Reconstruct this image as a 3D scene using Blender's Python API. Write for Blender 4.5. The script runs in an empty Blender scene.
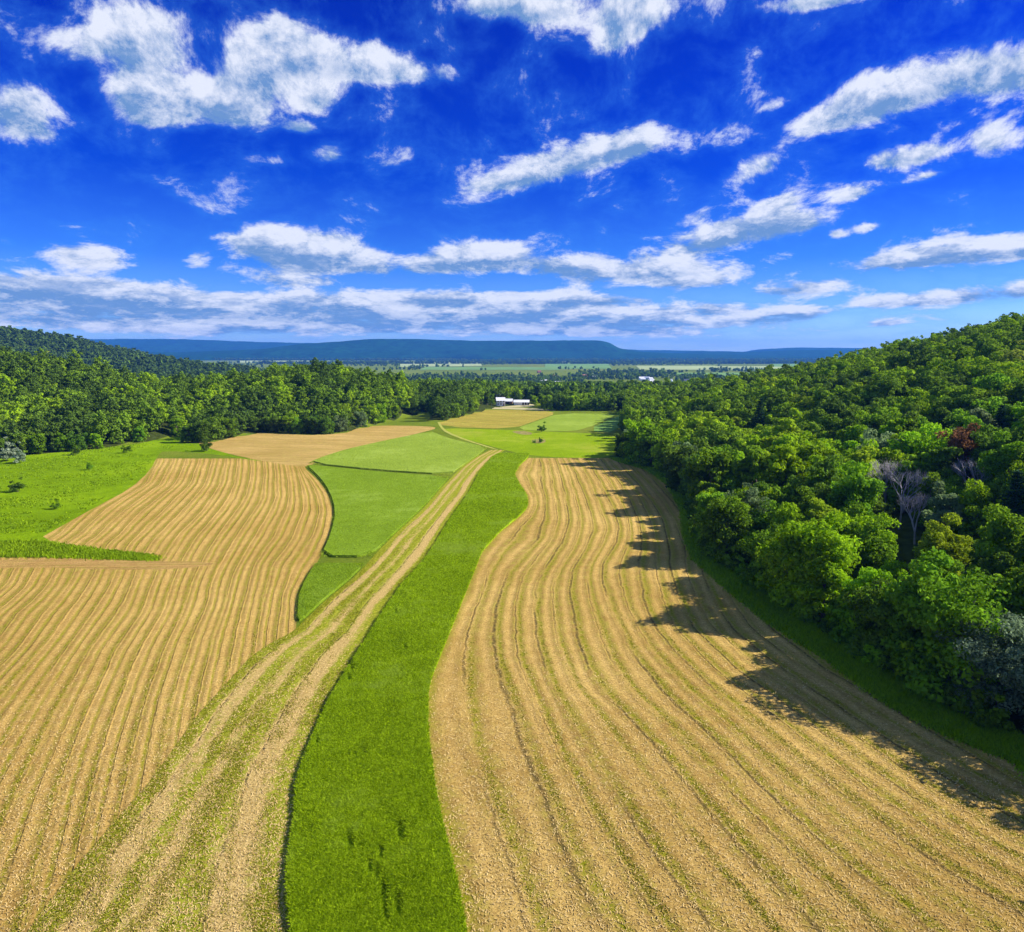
import bpy, math, random
import numpy as np
from mathutils import Vector, noise as mnoise
from mathutils.geometry import tessellate_polygon

random.seed(7)
RNG = np.random.default_rng(11)
S = bpy.context.scene
COL = S.collection
rad = math.radians

# ------------------------------------------------------------------ camera
F_PX, W_PX, H_PX, CAM_Z, PITCH = 720.0, 1024.0, 932.0, 38.0, rad(9.0)


def ray(px, py):
    """direction of a picture point, scaled so that its forward (Y) part is 1"""
    u, v = (px - W_PX / 2) / F_PX, (H_PX / 2 - py) / F_PX
    fy = math.cos(PITCH) + v * math.sin(PITCH)
    fz = -math.sin(PITCH) + v * math.cos(PITCH)
    return u / fy, fz / fy


def flat(px, py, z=0.0):
    """the point of the level ground seen at a picture point"""
    rx, rz = ray(px, py)
    Y = (z - CAM_Z) / rz
    return rx * Y, Y


cam_data = bpy.data.cameras.new('camera')
cam = bpy.data.objects.new('camera', cam_data)
COL.objects.link(cam)
cam.location = (0, 0, CAM_Z)
cam.rotation_euler = (math.pi / 2 - PITCH, 0, 0)
cam_data.sensor_fit = 'HORIZONTAL'
cam_data.sensor_width = 36
cam_data.lens = 36 * F_PX / W_PX
cam_data.clip_start = 0.5
cam_data.clip_end = 60000
S.camera = cam

# ------------------------------------------------------------------ node helper
class NT:
    def __init__(self, tree):
        self.t = tree
        tree.nodes.clear()

    def n(self, typ, ins=None, **props):
        nd = self.t.nodes.new(typ)
        for k, v in props.items():
            setattr(nd, k, v)
        for k, v in (ins or {}).items():
            self.set(nd, k, v)
        return nd

    def set(self, nd, k, v):
        sock = nd.inputs[k]
        if isinstance(v, bpy.types.NodeSocket):
            self.t.links.new(v, sock)
        elif v is not None:
            if sock.type == 'RGBA' and len(v) == 3:
                v = (*v, 1)
            sock.default_value = v

    def m(self, op, a, b=None, c=None, clamp=False):
        nd = self.t.nodes.new('ShaderNodeMath')
        nd.operation = op
        nd.use_clamp = clamp
        for i, v in enumerate((a, b, c)):
            if v is not None:
                self.set(nd, i, v)
        return nd.outputs[0]

    def vm(self, op, a, b=None, out=0):
        nd = self.t.nodes.new('ShaderNodeVectorMath')
        nd.operation = op
        self.set(nd, 0, a)
        if b is not None:
            self.set(nd, 3 if op == 'SCALE' else 1, b)
        return nd.outputs[out]

    def xyz(self, x=0.0, y=0.0, z=0.0):
        return self.n('ShaderNodeCombineXYZ', {0: x, 1: y, 2: z}).outputs[0]

    def sep(self, v):
        return self.n('ShaderNodeSeparateXYZ', {0: v}).outputs

    def noise(self, vec, scale, detail=4.0, rough=0.55, dist=0.0):
        return self.n('ShaderNodeTexNoise', {'Vector': vec, 'Scale': scale, 'Detail': detail,
                                             'Roughness': rough, 'Distortion': dist}).outputs[0]

    def step(self, v, lo, hi, a=0.0, b=1.0):
        return self.n('ShaderNodeMapRange', {0: v, 1: lo, 2: hi, 3: a, 4: b},
                      interpolation_type='SMOOTHSTEP').outputs[0]

    def lin(self, v, lo, hi, a=0.0, b=1.0):
        return self.n('ShaderNodeMapRange', {0: v, 1: lo, 2: hi, 3: a, 4: b}).outputs[0]

    def mix(self, f, a, b):
        nd = self.t.nodes.new('ShaderNodeMix')
        nd.data_type = 'RGBA'
        self.set(nd, 0, f)
        self.set(nd, 6, a)
        self.set(nd, 7, b)
        return nd.outputs[2]

    def scalec(self, col, f):
        return self.vm('SCALE', col, f)


def material(name):
    m = bpy.data.materials.new(name)
    m.use_nodes = True
    return m, NT(m.node_tree)


def finish(nt, col, rough=0.9, bump=None, bd=0.1, bs=1.0, spec=0.0, trans=0.0):
    out = nt.n('ShaderNodeOutputMaterial')
    nrm = None
    if bump is not None:
        nrm = nt.n('ShaderNodeBump', {'Strength': bs, 'Distance': bd, 'Height': bump}).outputs[0]
    b = nt.n('ShaderNodeBsdfPrincipled', {'Base Color': col, 'Roughness': rough})
    b.inputs['Specular IOR Level'].default_value = spec
    if nrm:
        nt.set(b, 'Normal', nrm)
    sh = b.outputs[0]
    if trans > 0:
        t = nt.n('ShaderNodeBsdfTranslucent', {0: col})
        if nrm:
            nt.set(t, 'Normal', nrm)
        sh = nt.n('ShaderNodeMixShader', {0: trans, 1: sh, 2: t.outputs[0]}).outputs[0]
    nt.t.links.new(sh, out.inputs[0])


def pos(nt):
    return nt.n('ShaderNodeNewGeometry').outputs['Position']


# ---- materials
def mat_plain(name, col, rough=0.7, var=0.12, sc=1.0, spec=0.3):
    m, nt = material(name)
    n1 = nt.noise(pos(nt), sc, 5, 0.6)
    f = nt.lin(n1, 0.3, 0.7, 1 - var, 1 + var)
    finish(nt, nt.scalec((*col,), f), rough, n1, 0.02, 0.5, spec)
    return m


def mat_hay(name, light=(.67, .45, .135), dark=(.41, .25, .06), weed=(.31, .29, .015), rows=1.0,
            weed_amt=1.0, rut=0.8, uvmode=True, ang=0.0, unit=4.0, fine=4.0):
    """cut hay stubble: pale straw swaths, green regrowth between them, darker ruts"""
    m, nt = material(name)
    P = pos(nt)
    if uvmode:
        uv = nt.n('ShaderNodeUVMap').outputs[0]
        s = nt.sep(uv)
        U, V = s[0], s[1]
    else:
        s = nt.sep(P)
        c_, s_ = math.cos(ang), math.sin(ang)
        U = nt.m('DIVIDE', nt.m('ADD', nt.m('MULTIPLY', s[0], c_), nt.m('MULTIPLY', s[1], s_)), unit)
        V = nt.m('ADD', nt.m('MULTIPLY', s[0], -s_), nt.m('MULTIPLY', s[1], c_))
    wob = nt.noise(nt.xyz(nt.m('MULTIPLY', U, .8), nt.m('MULTIPLY', V, .05), 3.0), 1.0, 3, .6)
    wob2 = nt.noise(nt.xyz(nt.m('MULTIPLY', U, 2.0), nt.m('MULTIPLY', V, .45), 9.0), 1.0, 3, .6)
    Uw = nt.m('ADD', U, nt.m('ADD', nt.m('MULTIPLY', nt.m('SUBTRACT', wob, .5), .26),
                            nt.m('MULTIPLY', nt.m('SUBTRACT', wob2, .5), .10)))
    big = nt.noise(P, .035, 3, .5)
    med = nt.noise(P, .55, 6, .7)
    fin = nt.noise(P, 3.2, 8, .78)
    fib = nt.noise(P, 11.0, 5, .8, .6)
    # straw colour
    tone = nt.m('ADD', nt.m('MULTIPLY', fin, .55), nt.m('ADD', nt.m('MULTIPLY', fib, .35), nt.m('MULTIPLY', med, .35)))
    tone = nt.m('ADD', tone, nt.m('MULTIPLY', nt.m('SUBTRACT', big, .5), .35))
    col = nt.mix(nt.step(tone, .50, .76), dark, light)
    col = nt.mix(nt.step(fib, .60, .74, 0, .6), col, (.74, .53, .21))
    col = nt.mix(nt.step(nt.noise(P, 3.4, 8, .88), .515, .60, 0, .9), col, (.15, .085, .02))

    def band(off, mult, w, key):
        """soft line along the row: 1 in its middle"""
        f = nt.m('FRACT', nt.m('ADD', nt.m('MULTIPLY', Uw, mult), off))
        d = nt.m('ABSOLUTE', nt.m('SUBTRACT', f, .5))
        amp = nt.noise(nt.xyz(nt.m('MULTIPLY', nt.m('FLOOR', nt.m('ADD', nt.m('MULTIPLY', Uw, mult), off)), 7.31),
                              nt.m('MULTIPLY', V, .035), key), 1.0, 3, .6)
        return nt.step(d, w, 0.0), amp

    # ridges of fine swath lines
    fl, fa = band(.1, fine, .5, 21.0)
    col = nt.mix(nt.m('MULTIPLY', nt.m('MULTIPLY', fl, nt.step(fa, .3, .6)), .62 * rows), col, nt.mix(nt.step(nt.noise(P, .5, 4, .7), .42, .60), (.22, .135, .03), (.27, .245, .025)))
    # green regrowth
    wd, wa = band(.5, 1.0, .12, 5.0)
    wd2, wa2 = band(.0, 1.0, .10, 15.0)
    brk = nt.step(nt.noise(P, 1.1, 6, .75), .42, .60)
    g1 = nt.m('MULTIPLY', wd, nt.step(wa, .30, .52, .55, 1.0))
    g2 = nt.m('MULTIPLY', wd2, nt.step(wa2, .32, .54, .45, .95))
    g = nt.m('MAXIMUM', g1, g2)
    g = nt.m('MULTIPLY', g, nt.m('ADD', .45, nt.m('MULTIPLY', brk, .6)))
    patch = nt.m('MULTIPLY', nt.step(nt.noise(P, .12, 6, .7), .60, .74), nt.m('MULTIPLY', brk, .45))
    g = nt.m('MAXIMUM', g, patch)
    wcol = nt.mix(nt.step(nt.noise(P, 2.3, 5, .7), .35, .65), (weed[0] * .6, weed[1] * .65, weed[2] * .5), weed)
    col = nt.mix(nt.m('MULTIPLY', g, weed_amt, None, True), col, wcol)
    # ruts
    rt, ra = band(.61, 1.0, .055, 8.0)
    rt2, ra2 = band(.11, 1.0, .035, 28.0)
    rt = nt.m('MAXIMUM', rt, nt.m('MULTIPLY', rt2, nt.step(ra2, .40, .58, .1, .9)))
    r_ = nt.m('MULTIPLY', nt.m('MULTIPLY', rt, nt.step(ra, .36, .52, .15, 1)), nt.step(nt.noise(P, 1.3, 6, .75), .38, .56, .15, 1))
    col = nt.mix(nt.m('MULTIPLY', r_, rut, None, True), col, (.075, .06, .025))
    hgt = nt.m('ADD', nt.m('MULTIPLY', fin, .8), nt.m('MULTIPLY', fib, .3))
    hgt = nt.m('ADD', hgt, nt.m('MULTIPLY', fl, .25))
    hgt = nt.m('SUBTRACT', hgt, nt.m('MULTIPLY', r_, .7))
    finish(nt, col, .95, hgt, .24, 1.0, .0)
    return m


def mat_track():
    m, nt = material('track_surface')
    P = pos(nt)
    s = nt.sep(nt.n('ShaderNodeUVMap').outputs[0])
    U, V = s[0], s[1]                              # U 0..1 across, V metres along
    w = nt.noise(nt.xyz(nt.m('MULTIPLY', U, 3.0), nt.m('MULTIPLY', V, .06), 1.0), 1.0, 3, .6)
    Uw = nt.m('ADD', U, nt.m('MULTIPLY', nt.m('SUBTRACT', w, .5), .14))
    streak = nt.noise(nt.xyz(nt.m('MULTIPLY', Uw, 11.0), nt.m('MULTIPLY', V, .035), 2.0), 1.0, 4, .6)
    fin = nt.noise(P, 3.4, 8, .78)
    med = nt.noise(P, .9, 6, .7)
    fib = nt.noise(P, 10.0, 5, .8, .6)
    straw = nt.mix(nt.step(nt.m('ADD', nt.m('MULTIPLY', fin, .6), nt.m('MULTIPLY', fib, .4)), .40, .62), (.36, .24, .07), (.65, .46, .165))
    green = nt.mix(nt.step(nt.noise(P, 2.1, 6, .75), .38, .62), (.18, .20, .01), (.36, .36, .03))
    cr = nt.n('ShaderNodeValToRGB', {0: Uw})
    e = cr.color_ramp.elements
    pts = [(0, .95), (.07, .85), (.13, .25), (.22, .30), (.30, .62), (.38, .42), (.46, .30), (.56, .72), (.64, .45), (.72, .15), (.80, .18), (.88, .62), (1, .72)]
    while len(e) < len(pts):
        e.new(.5)
    for el, (p_, v_) in zip(e, pts):
        el.position = p_
        el.color = (v_, v_, v_, 1)
    gm = nt.m('ADD', nt.m('MULTIPLY', cr.outputs[0], .62), nt.m('ADD', nt.m('MULTIPLY', streak, .55), nt.m('MULTIPLY', med, .5)))
    g = nt.step(gm, .66, .86)
    col = nt.mix(g, straw, green)
    fur = nt.step(nt.m('ABSOLUTE', nt.m('SUBTRACT', Uw, .66)), .016, .0)
    fur2 = nt.step(nt.m('ABSOLUTE', nt.m('SUBTRACT', Uw, .13)), .014, .0)
    f = nt.m('MULTIPLY', nt.m('MAXIMUM', fur, fur2), nt.step(nt.noise(P, .8, 5, .7), .42, .6))
    col = nt.mix(nt.m('MULTIPLY', f, .8), col, (.07, .05, .025))
    col = nt.mix(nt.step(nt.noise(P, 4.2, 7, .85), .53, .66, 0, .8), col, (.13, .08, .025))
    h = nt.m('ADD', fin, nt.m('ADD', nt.m('MULTIPLY', streak, 1.0), nt.m('MULTIPLY', f, -1.0)))
    finish(nt, col, .95, h, .16, .9, .0)
    return m


def mat_green(name, a, b, c=None, sc=(.05, .5, 3.0), pale=(.60, .72), paleamt=.5, bd=.2, tone=False, trans=0.0, drill=0.0):
    """standing crop or meadow: two greens mottled at three sizes, optional paler patches"""
    m, nt = material(name)
    P = pos(nt)
    n0 = nt.noise(P, sc[0], 4, .6)
    n1 = nt.noise(P, sc[1], 6, .7)
    n2 = nt.noise(P, sc[2], 6, .75)
    t = nt.m('ADD', nt.m('MULTIPLY', n0, .35), nt.m('ADD', nt.m('MULTIPLY', n1, .35), nt.m('MULTIPLY', n2, .45)))
    if drill:
        sx = nt.sep(P)
        wv = nt.m('SINE', nt.m('MULTIPLY', nt.m('ADD', sx[0], nt.m('MULTIPLY', n0, 1.2)), drill))
        t = nt.m('ADD', t, nt.m('MULTIPLY', wv, .035))
    if tone:
        at = nt.n('ShaderNodeAttribute', attribute_name='tone').outputs['Fac']
        t = nt.m('ADD', t, nt.m('MULTIPLY', nt.m('SUBTRACT', at, .5), .45))
    col = nt.mix(nt.step(t, .42, .70), a, b)
    if c:
        pm = nt.step(nt.m('ADD', nt.m('MULTIPLY', n0, .65), nt.m('MULTIPLY', n1, .35)), pale[0] - .1, pale[1] - .06)
        col = nt.mix(nt.m('MULTIPLY', pm, paleamt), col, c)
    finish(nt, col, .85, nt.m('ADD', nt.m('MULTIPLY', n1, .6), n2), bd, .9, 0.0, trans)
    return m


def mat_leaf(name, a, b, trans=.52, hue=.012, spec=.0):
    m, nt = material(name)
    oi = nt.n('ShaderNodeObjectInfo').outputs['Random']
    tone = nt.n('ShaderNodeAttribute', attribute_name='tone').outputs['Fac']
    P = pos(nt)
    n1 = nt.noise(P, .35, 3, .6)
    f = nt.m('ADD', nt.m('MULTIPLY', tone, .75), nt.m('ADD', nt.m('MULTIPLY', oi, .20), nt.m('MULTIPLY', n1, .30)))
    col = nt.mix(nt.step(f, .25, .95), tuple(q * .95 for q in a), tuple(q * 1.45 for q in b))
    hs = nt.n('ShaderNodeHueSaturation', {'Hue': nt.lin(oi, 0, 1, .502 - hue, .502 + hue), 'Color': col})
    finish(nt, hs.outputs[0], .65, None, spec=spec, trans=trans)
    return m


def mat_stuff_leaf(name):
    """leaves of a whole wood: the tint of each crown is stored with its leaves"""
    m, nt = material(name)
    tone = nt.n('ShaderNodeAttribute', attribute_name='tone').outputs['Fac']
    tint = nt.n('ShaderNodeAttribute', attribute_name='tint').outputs['Fac']
    cr = nt.n('ShaderNodeValToRGB', {0: tint})
    e = cr.color_ramp.elements
    pts = [(0, (.050, .088, .014)), (.25, (.080, .135, .014)), (.5, (.120, .195, .012)), (.75, (.185, .285, .008)), (.93, (.260, .320, .014)), (1, (.17, .20, .06))]
    while len(e) < len(pts):
        e.new(.5)
    for el, (p_, v_) in zip(e, pts):
        el.position = p_
        el.color = (*v_, 1)
    n1 = nt.noise(pos(nt), .3, 3, .6)
    f = nt.m('ADD', .60, nt.m('ADD', nt.m('MULTIPLY', tone, 1.30), nt.m('MULTIPLY', n1, .6)))
    finish(nt, nt.scalec(cr.outputs[0], f), .7, None, spec=.0, trans=.32)
    return m


M = {}
M['hay'] = mat_hay('stubble_wide_rows')
M['hay2'] = mat_hay('stubble_narrow_rows', light=(.67, .44, .13), dark=(.44, .26, .06), weed_amt=1.0, rut=.35, fine=3.0)
M['hay_far'] = mat_hay('stubble_far', light=(.64, .43, .145), dark=(.46, .29, .08), weed_amt=.4, rut=.1, uvmode=False, ang=rad(80), unit=7.0, fine=2.0)
M['hay_yellow'] = mat_hay('yellow_strips', light=(.50, .40, .07), dark=(.36, .28, .05), weed=(.22, .31, .02), weed_amt=.75, rut=.0, uvmode=False, ang=rad(55), unit=16.0, fine=2.0)
M['track'] = mat_track()
M['crop'] = mat_green('tall_green_crop', (.12, .20, .002), (.30, .43, .005), (.30, .42, .04), tone=True, drill=16.0, paleamt=.8)
M['pale_blade'] = mat_green('pale_crop_blades', (.30, .40, .03), (.48, .58, .06), None, tone=True, trans=.45)
M['mid_blade'] = mat_green('mid_crop_blades', (.22, .33, .012), (.40, .54, .03), None, tone=True, trans=.45)
M['lodged'] = mat_green('damp_soil_and_stems', (.020, .030, .006), (.040, .065, .008), None)
M['crop_blade'] = mat_green('crop_blades', (.20, .32, .003), (.52, .68, .015), (.42, .54, .06), tone=True, trans=.4, paleamt=.8)
M['crop_pale'] = mat_green('pale_green_crop', (.19, .27, .025), (.27, .36, .04), (.34, .42, .08), sc=(.03, .25, 2.0))
M['crop_mid'] = mat_green('mid_green_crop', (.13, .205, .010), (.20, .30, .02), (.30, .39, .07), sc=(.03, .25, 2.0))
M['meadow'] = mat_green('meadow_grass', (.12, .20, .003), (.21, .34, .004), (.27, .37, .008), sc=(.035, .25, 1.6), bd=.5)
M['pasture'] = mat_green('pasture_grass', (.16, .25, .004), (.25, .35, .008), (.34, .32, .05), sc=(.02, .15, 1.2), bd=.3)
M['pasture_b'] = mat_green('bluish_green_field', (.14, .25, .05), (.19, .31, .065), None, sc=(.02, .15, 1.2), bd=.2)
M['verge'] = mat_green('verge_weeds', (.12, .20, .005), (.22, .34, .010), None, sc=(.08, .7, 3.0), bd=.3, tone=True)
M['verge_blade'] = mat_green('verge_blades', (.20, .34, .006), (.36, .54, .012), None, sc=(.08, .7, 3.0), tone=True, trans=.25)
M['ground'] = mat_green('grass_and_earth', (.10, .14, .010), (.17, .22, .018), (.22, .21, .04), sc=(.004, .06, 1.0), bd=.4)
M['floor'] = mat_plain('woodland_floor', (.045, .060, .012), .95, .5, .5, 0.0)
M['far_pale'] = mat_plain('far_pale_field', (.36, .42, .17), .9, .2, .01, 0.0)
M['far_green'] = mat_plain('far_green_field', (.16, .28, .07), .9, .2, .01, 0.0)
M['far_tan'] = mat_plain('far_tan_field', (.50, .42, .20), .9, .2, .02)
M['hill'] = mat_plain('wooded_hillside', (.008, .045, .020), .95, .5, .02, 0.0)
M['bark'] = mat_plain('bark', (.16, .125, .095), .9, .35, 3.0)
M['bark_grey'] = mat_plain('dead_grey_wood', (.34, .31, .33), .9, .25, 3.0)
M['white'] = mat_plain('white_boards', (.78, .78, .76), .6, .06, 1.0)
M['metal_roof'] = mat_plain('pale_metal_roof', (.74, .73, .74), .45, .06, .5)
M['brown'] = mat_plain('brown_boards', (.22, .13, .08), .8, .2, 1.0)
M['grey_roof'] = mat_plain('grey_shingles', (.20, .20, .21), .8, .2, 1.0)
M['red_roof'] = mat_plain('red_brown_shingles', (.33, .13, .09), .8, .2, 1.0)
M['dark'] = mat_plain('painted_dark_opening', (.03, .03, .035), .5, .2, 1.0)  # near-black colour stands in for the shade inside openings
M['glass'] = mat_plain('window_glass', (.05, .06, .08), .1, .1, 1.0, .5)
M['blue_wall'] = mat_plain('pale_blue_boards', (.55, .66, .74), .6, .06, 1.0)
M['bare'] = mat_plain('thin_dry_grass', (.26, .22, .07), .9, .3, .5, 0.0)
M['lane'] = mat_plain('grassy_lane', (.36, .36, .07), .9, .2, .5, 0.0)
M['gravel'] = mat_plain('gravel', (.44, .38, .17), .9, .15, 1.5)
LEAF = {
    'bright green': mat_leaf('leaves_bright', (.115, .210, .004), (.250, .400, .010)),
    'mid green': mat_leaf('leaves_mid', (.080, .150, .008), (.180, .305, .014)),
    'dark green': mat_leaf('leaves_dark', (.055, .105, .012), (.125, .210, .018)),
    'yellow green': mat_leaf('leaves_yellow', (.160, .220, .010), (.290, .370, .016)),
    'grey green': mat_leaf('leaves_grey', (.085, .130, .045), (.190, .260, .100)),
}
LEAF_RUST = mat_leaf('leaves_rust', (.12, .062, .022), (.22, .115, .045))
LEAF_SILVER = mat_leaf('leaves_silver', (.090, .145, .070), (.20, .28, .15))
LEAF_FLOWER = mat_leaf('leaves_pale_flowering', (.10, .17, .07), (.33, .38, .25))
LEAF_PINE = mat_leaf('needles', (.016, .045, .020), (.040, .090, .032), trans=.1)
LEAF_WOOD = mat_stuff_leaf('woodland_leaves')

# ------------------------------------------------------------------ object helpers
def tag(o, label=None, cat=None, group=None, kind=None):
    if label:
        o['label'] = label
    if cat:
        o['category'] = cat
    if group:
        o['group'] = group
    if kind:
        o['kind'] = kind
    return o


def mesh_np(name, verts, faces, mat, uv=None, attrs=None, smooth=False, fmat=None):
    """faces: (n, k) int array (all k-gons)"""
    verts = np.asarray(verts, dtype=np.float32)
    faces = np.asarray(faces, dtype=np.int32)
    me = bpy.data.meshes.new(name)
    n, k = faces.shape
    me.vertices.add(len(verts))
    me.vertices.foreach_set('co', verts.ravel())
    me.loops.add(n * k)
    me.loops.foreach_set('vertex_index', faces.ravel())
    me.polygons.add(n)
    me.polygons.foreach_set('loop_start', np.arange(0, n * k, k, dtype=np.int32))
    me.polygons.foreach_set('loop_total', np.full(n, k, dtype=np.int32))
    if uv is not None:
        l = me.uv_layers.new(name='UVMap')
        l.data.foreach_set('uv', np.asarray(uv, dtype=np.float32)[faces.ravel()].ravel())
    for an, av in (attrs or {}).items():
        a = me.attributes.new(an, 'FLOAT', 'POINT')
        a.data.foreach_set('value', np.asarray(av, dtype=np.float32))
    for mm in (mat if isinstance(mat, (list, tuple)) else [mat]):
        me.materials.append(mm)
    if fmat is not None:
        me.polygons.foreach_set('material_index', np.asarray(fmat, dtype=np.int32))
    me.update(calc_edges=True)
    me.polygons.foreach_set('use_smooth', np.full(n, smooth, dtype=bool))
    return me


def link(name, me, parent=None):
    o = bpy.data.objects.new(name, me)
    COL.objects.link(o)
    if parent:
        o.parent = parent
    return o


def empty(name, loc, rz=0.0, sc=1.0):
    o = bpy.data.objects.new(name, None)
    COL.objects.link(o)
    o.location = loc
    o.rotation_euler = (0, 0, rz)
    o.scale = (sc, sc, sc)
    return o


def sstep(a, b, x):
    t = np.clip((np.asarray(x, dtype=float) - a) / (b - a), 0, 1)
    return t * t * (3 - 2 * t)


def curve(pts):
    """picture points (y, x) down an edge -> world x as a function of Y, on the level ground"""
    w = sorted((flat(x, y)[1], flat(x, y)[0]) for y, x in pts)
    Ys = np.array([a for a, b in w])
    Xs = np.array([b for a, b in w])

    def f(Y):
        Y = np.asarray(Y, dtype=float)
        # smoothed interpolation: average over a few nearby samples
        sp = 0.012 * Y + .3
        acc = 0
        for d, wt in ((-1.5, .15), (-.7, .22), (0, .26), (.7, .22), (1.5, .15)):
            q = Y + d * sp
            v = np.interp(q, Ys, Xs)
            lo = q < Ys[0]
            v = np.where(lo, Xs[0] + (q - Ys[0]) * (Xs[1] - Xs[0]) / (Ys[1] - Ys[0]), v)
            acc = acc + wt * v
        return acc
    return f


# ------------------------------------------------------------------ terrain
RE = [(762, 1024), (733, 950), (700, 890), (660, 835), (622, 774), (585, 728), (560, 700), (538, 690), (510, 686), (485, 672), (470, 650), (462, 622), (458, 612), (436, 617), (412, 622)]
_re = sorted((flat(x, y)[1], flat(x, y)[0]) for y, x in RE)
RE_Y = np.array([-200, 0, 40] + [a for a, b in _re] + [650, 900, 1500])
RE_X = np.array([48, 48, 47] + [b for a, b in _re] + [100, 190, 520])


def xr(Y):
    return np.interp(Y, RE_Y, RE_X)


LF = [(-200, 466), (0, 458), (100, 449), (180, 447), (197, 433), (260, 432), (330, 435), (430, 424), (437, 409), (495, 408)]
_lf = sorted((flat(x, y)[0], flat(x, y)[1]) for x, y in LF)
LF_X = np.array([-700, -450] + [a for a, b in _lf] + [60, 140])
LF_Y = np.array([120, 200] + [b for a, b in _lf] + [560, 700])


def yl(x):
    return np.interp(x, LF_X, LF_Y)


RID_X = np.array([-4000, -1800, -1150, -1000, -889, -770, -645, -548, -430, -300])
RID_Z = np.array([120, 120, 114, 106, 90, 62, 38, 26, 8, 0])



def hfun(x, Y):
    x = np.asarray(x, dtype=float)
    Y = np.asarray(Y, dtype=float)
    base = -32 * sstep(520, 1500, Y)
    # wooded slope on the right
    d = x - xr(Y) - 4
    dd = np.maximum(d, 0)
    r = .312 * dd * dd / (dd + 30)
    r = 200 * (1 - np.exp(-r / 200))
    r = r * (1 - sstep(300, 750, Y))
    r = np.minimum(r, 90)
    # wooded knolls on the left
    e = Y - yl(x)
    k = sstep(0, 70, e) * sstep(40, -60, x)
    l = k * (3 + 17 * np.exp(-((x + 120) / 62) ** 2 - ((Y - 450) / 80) ** 2)
             + 29 * np.exp(-((x + 300) / 85) ** 2 - ((Y - 420) / 110) ** 2))
    l = l * (1 - sstep(560, 1000, Y))
    rg = np.interp(x, RID_X, RID_Z) * np.exp(-((Y - 1400) / 300) ** 2)
    return base + r + l + rg


def hit(px, py, dz=0.0):
    """where the ray through a picture point meets the terrain raised by dz"""
    rx, rz = ray(px, py)
    Y = 30.0
    while Y < 9000:
        if CAM_Z + rz * Y <= float(hfun(rx * Y, Y)) + dz:
            break
        Y += max(.5, Y * .003)
    return rx * Y, Y


def axis(segs):
    out = []
    for a, b, st in segs:
        out += list(np.arange(a, b, st))
    out.append(segs[-1][1])
    return np.array(out, dtype=float)


gx = axis([(-14000, -3000, 1000), (-3000, -1200, 100), (-1200, -450, 30), (-450, 450, 6), (450, 1200, 30), (1200, 3000, 100), (3000, 14000, 1000)])
gy = axis([(-1500, -200, 100), (-200, 0, 20), (0, 700, 6), (700, 2000, 25), (2000, 5000, 150), (5000, 12200, 900)])
GX, GY = np.meshgrid(gx, gy)
GZ = hfun(GX, GY) - .004


def grid_faces(nr, nc):
    i = np.arange(nr - 1)[:, None] * nc + np.arange(nc - 1)[None, :]
    i = i.ravel()
    return np.stack([i, i + 1, i + nc + 1, i + nc], 1)


gf = grid_faces(len(gy), len(gx))
cx = GX.ravel()[gf].mean(1)
cy = GY.ravel()[gf].mean(1)
wood = ((cx > xr(cy) + 2) & (cy < 900)) | ((cy > yl(cx) + 2) & (cx < 20) & (cy < 900))
g = link('ground', mesh_np('ground', np.stack([GX, GY, GZ], -1).reshape(-1, 3), gf, [M['ground'], M['floor']], smooth=True,
                           fmat=wood.astype(int)))
tag(g, kind='structure')


# ------------------------------------------------------------------ far blue hills
def far_hills(name, Y0, front, back, prof, seed):
    pr = sorted((ray(px, py)[0] * Y0, CAM_Z + ray(px, py)[1] * Y0) for px, py in prof)
    X = np.array([a for a, b in pr])
    Z = np.array([b for a, b in pr])
    xs = np.arange(X[0], X[-1], 45.0)
    ts = np.linspace(0, 1, 34)
    top = np.interp(xs, X, Z)
    V = []
    for t in ts:
        if t < .7:
            a = t / .7
            yy = Y0 - front * (1 - a)
            zz = a
        else:
            a = (t - .7) / .3
            yy = Y0 + back * a
            zz = 1 - .9 * a * a
        for x_, tp in zip(xs, top):
            n = mnoise.fractal(Vector((x_ / 900 + seed, yy / 700, seed)), 1, 2, 4)
            n2 = mnoise.fractal(Vector((x_ / 260 + seed, yy / 420, seed + 4)), 1, 2, 4)
            s_ = zz ** (.8 + .5 * n) if zz > 0 else 0
            V.append((x_, yy + n * front * .25 * (1 - zz), -34 + (tp + 34) * s_ * (1 + .10 * n2 * (1 - zz) * 2) + n2 * 5 * zz))
    o = link(name, mesh_np(name, V, grid_faces(len(ts), len(xs)), M['hill'], smooth=True))
    return tag(o, kind='structure')


far_hills('hills', 10200, 1300, 1700, [(-300, 341), (120, 339), (180, 339), (230, 341), (300, 343), (450, 345), (590, 347), (640, 350), (720, 351), (755, 352), (768, 349), (800, 347.5), (860, 348), (930, 349.5), (1100, 350), (1400, 349)], 1.3)
far_hills('hills', 7000, 900, 1500, [(-200, 352), (180, 352), (262, 349), (300, 344), (330, 342), (370, 339), (420, 339), (470, 341), (520, 340.5), (600, 340.5), (609, 342), (618, 348), (640, 352), (680, 354), (800, 356)], 5.1)
far_hills('hills', 7900, 800, 900, [(560, 360), (650, 354.5), (700, 352), (745, 352), (790, 350), (850, 350), (900, 349), (1000, 350), (1300, 348)], 9.7)


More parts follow.
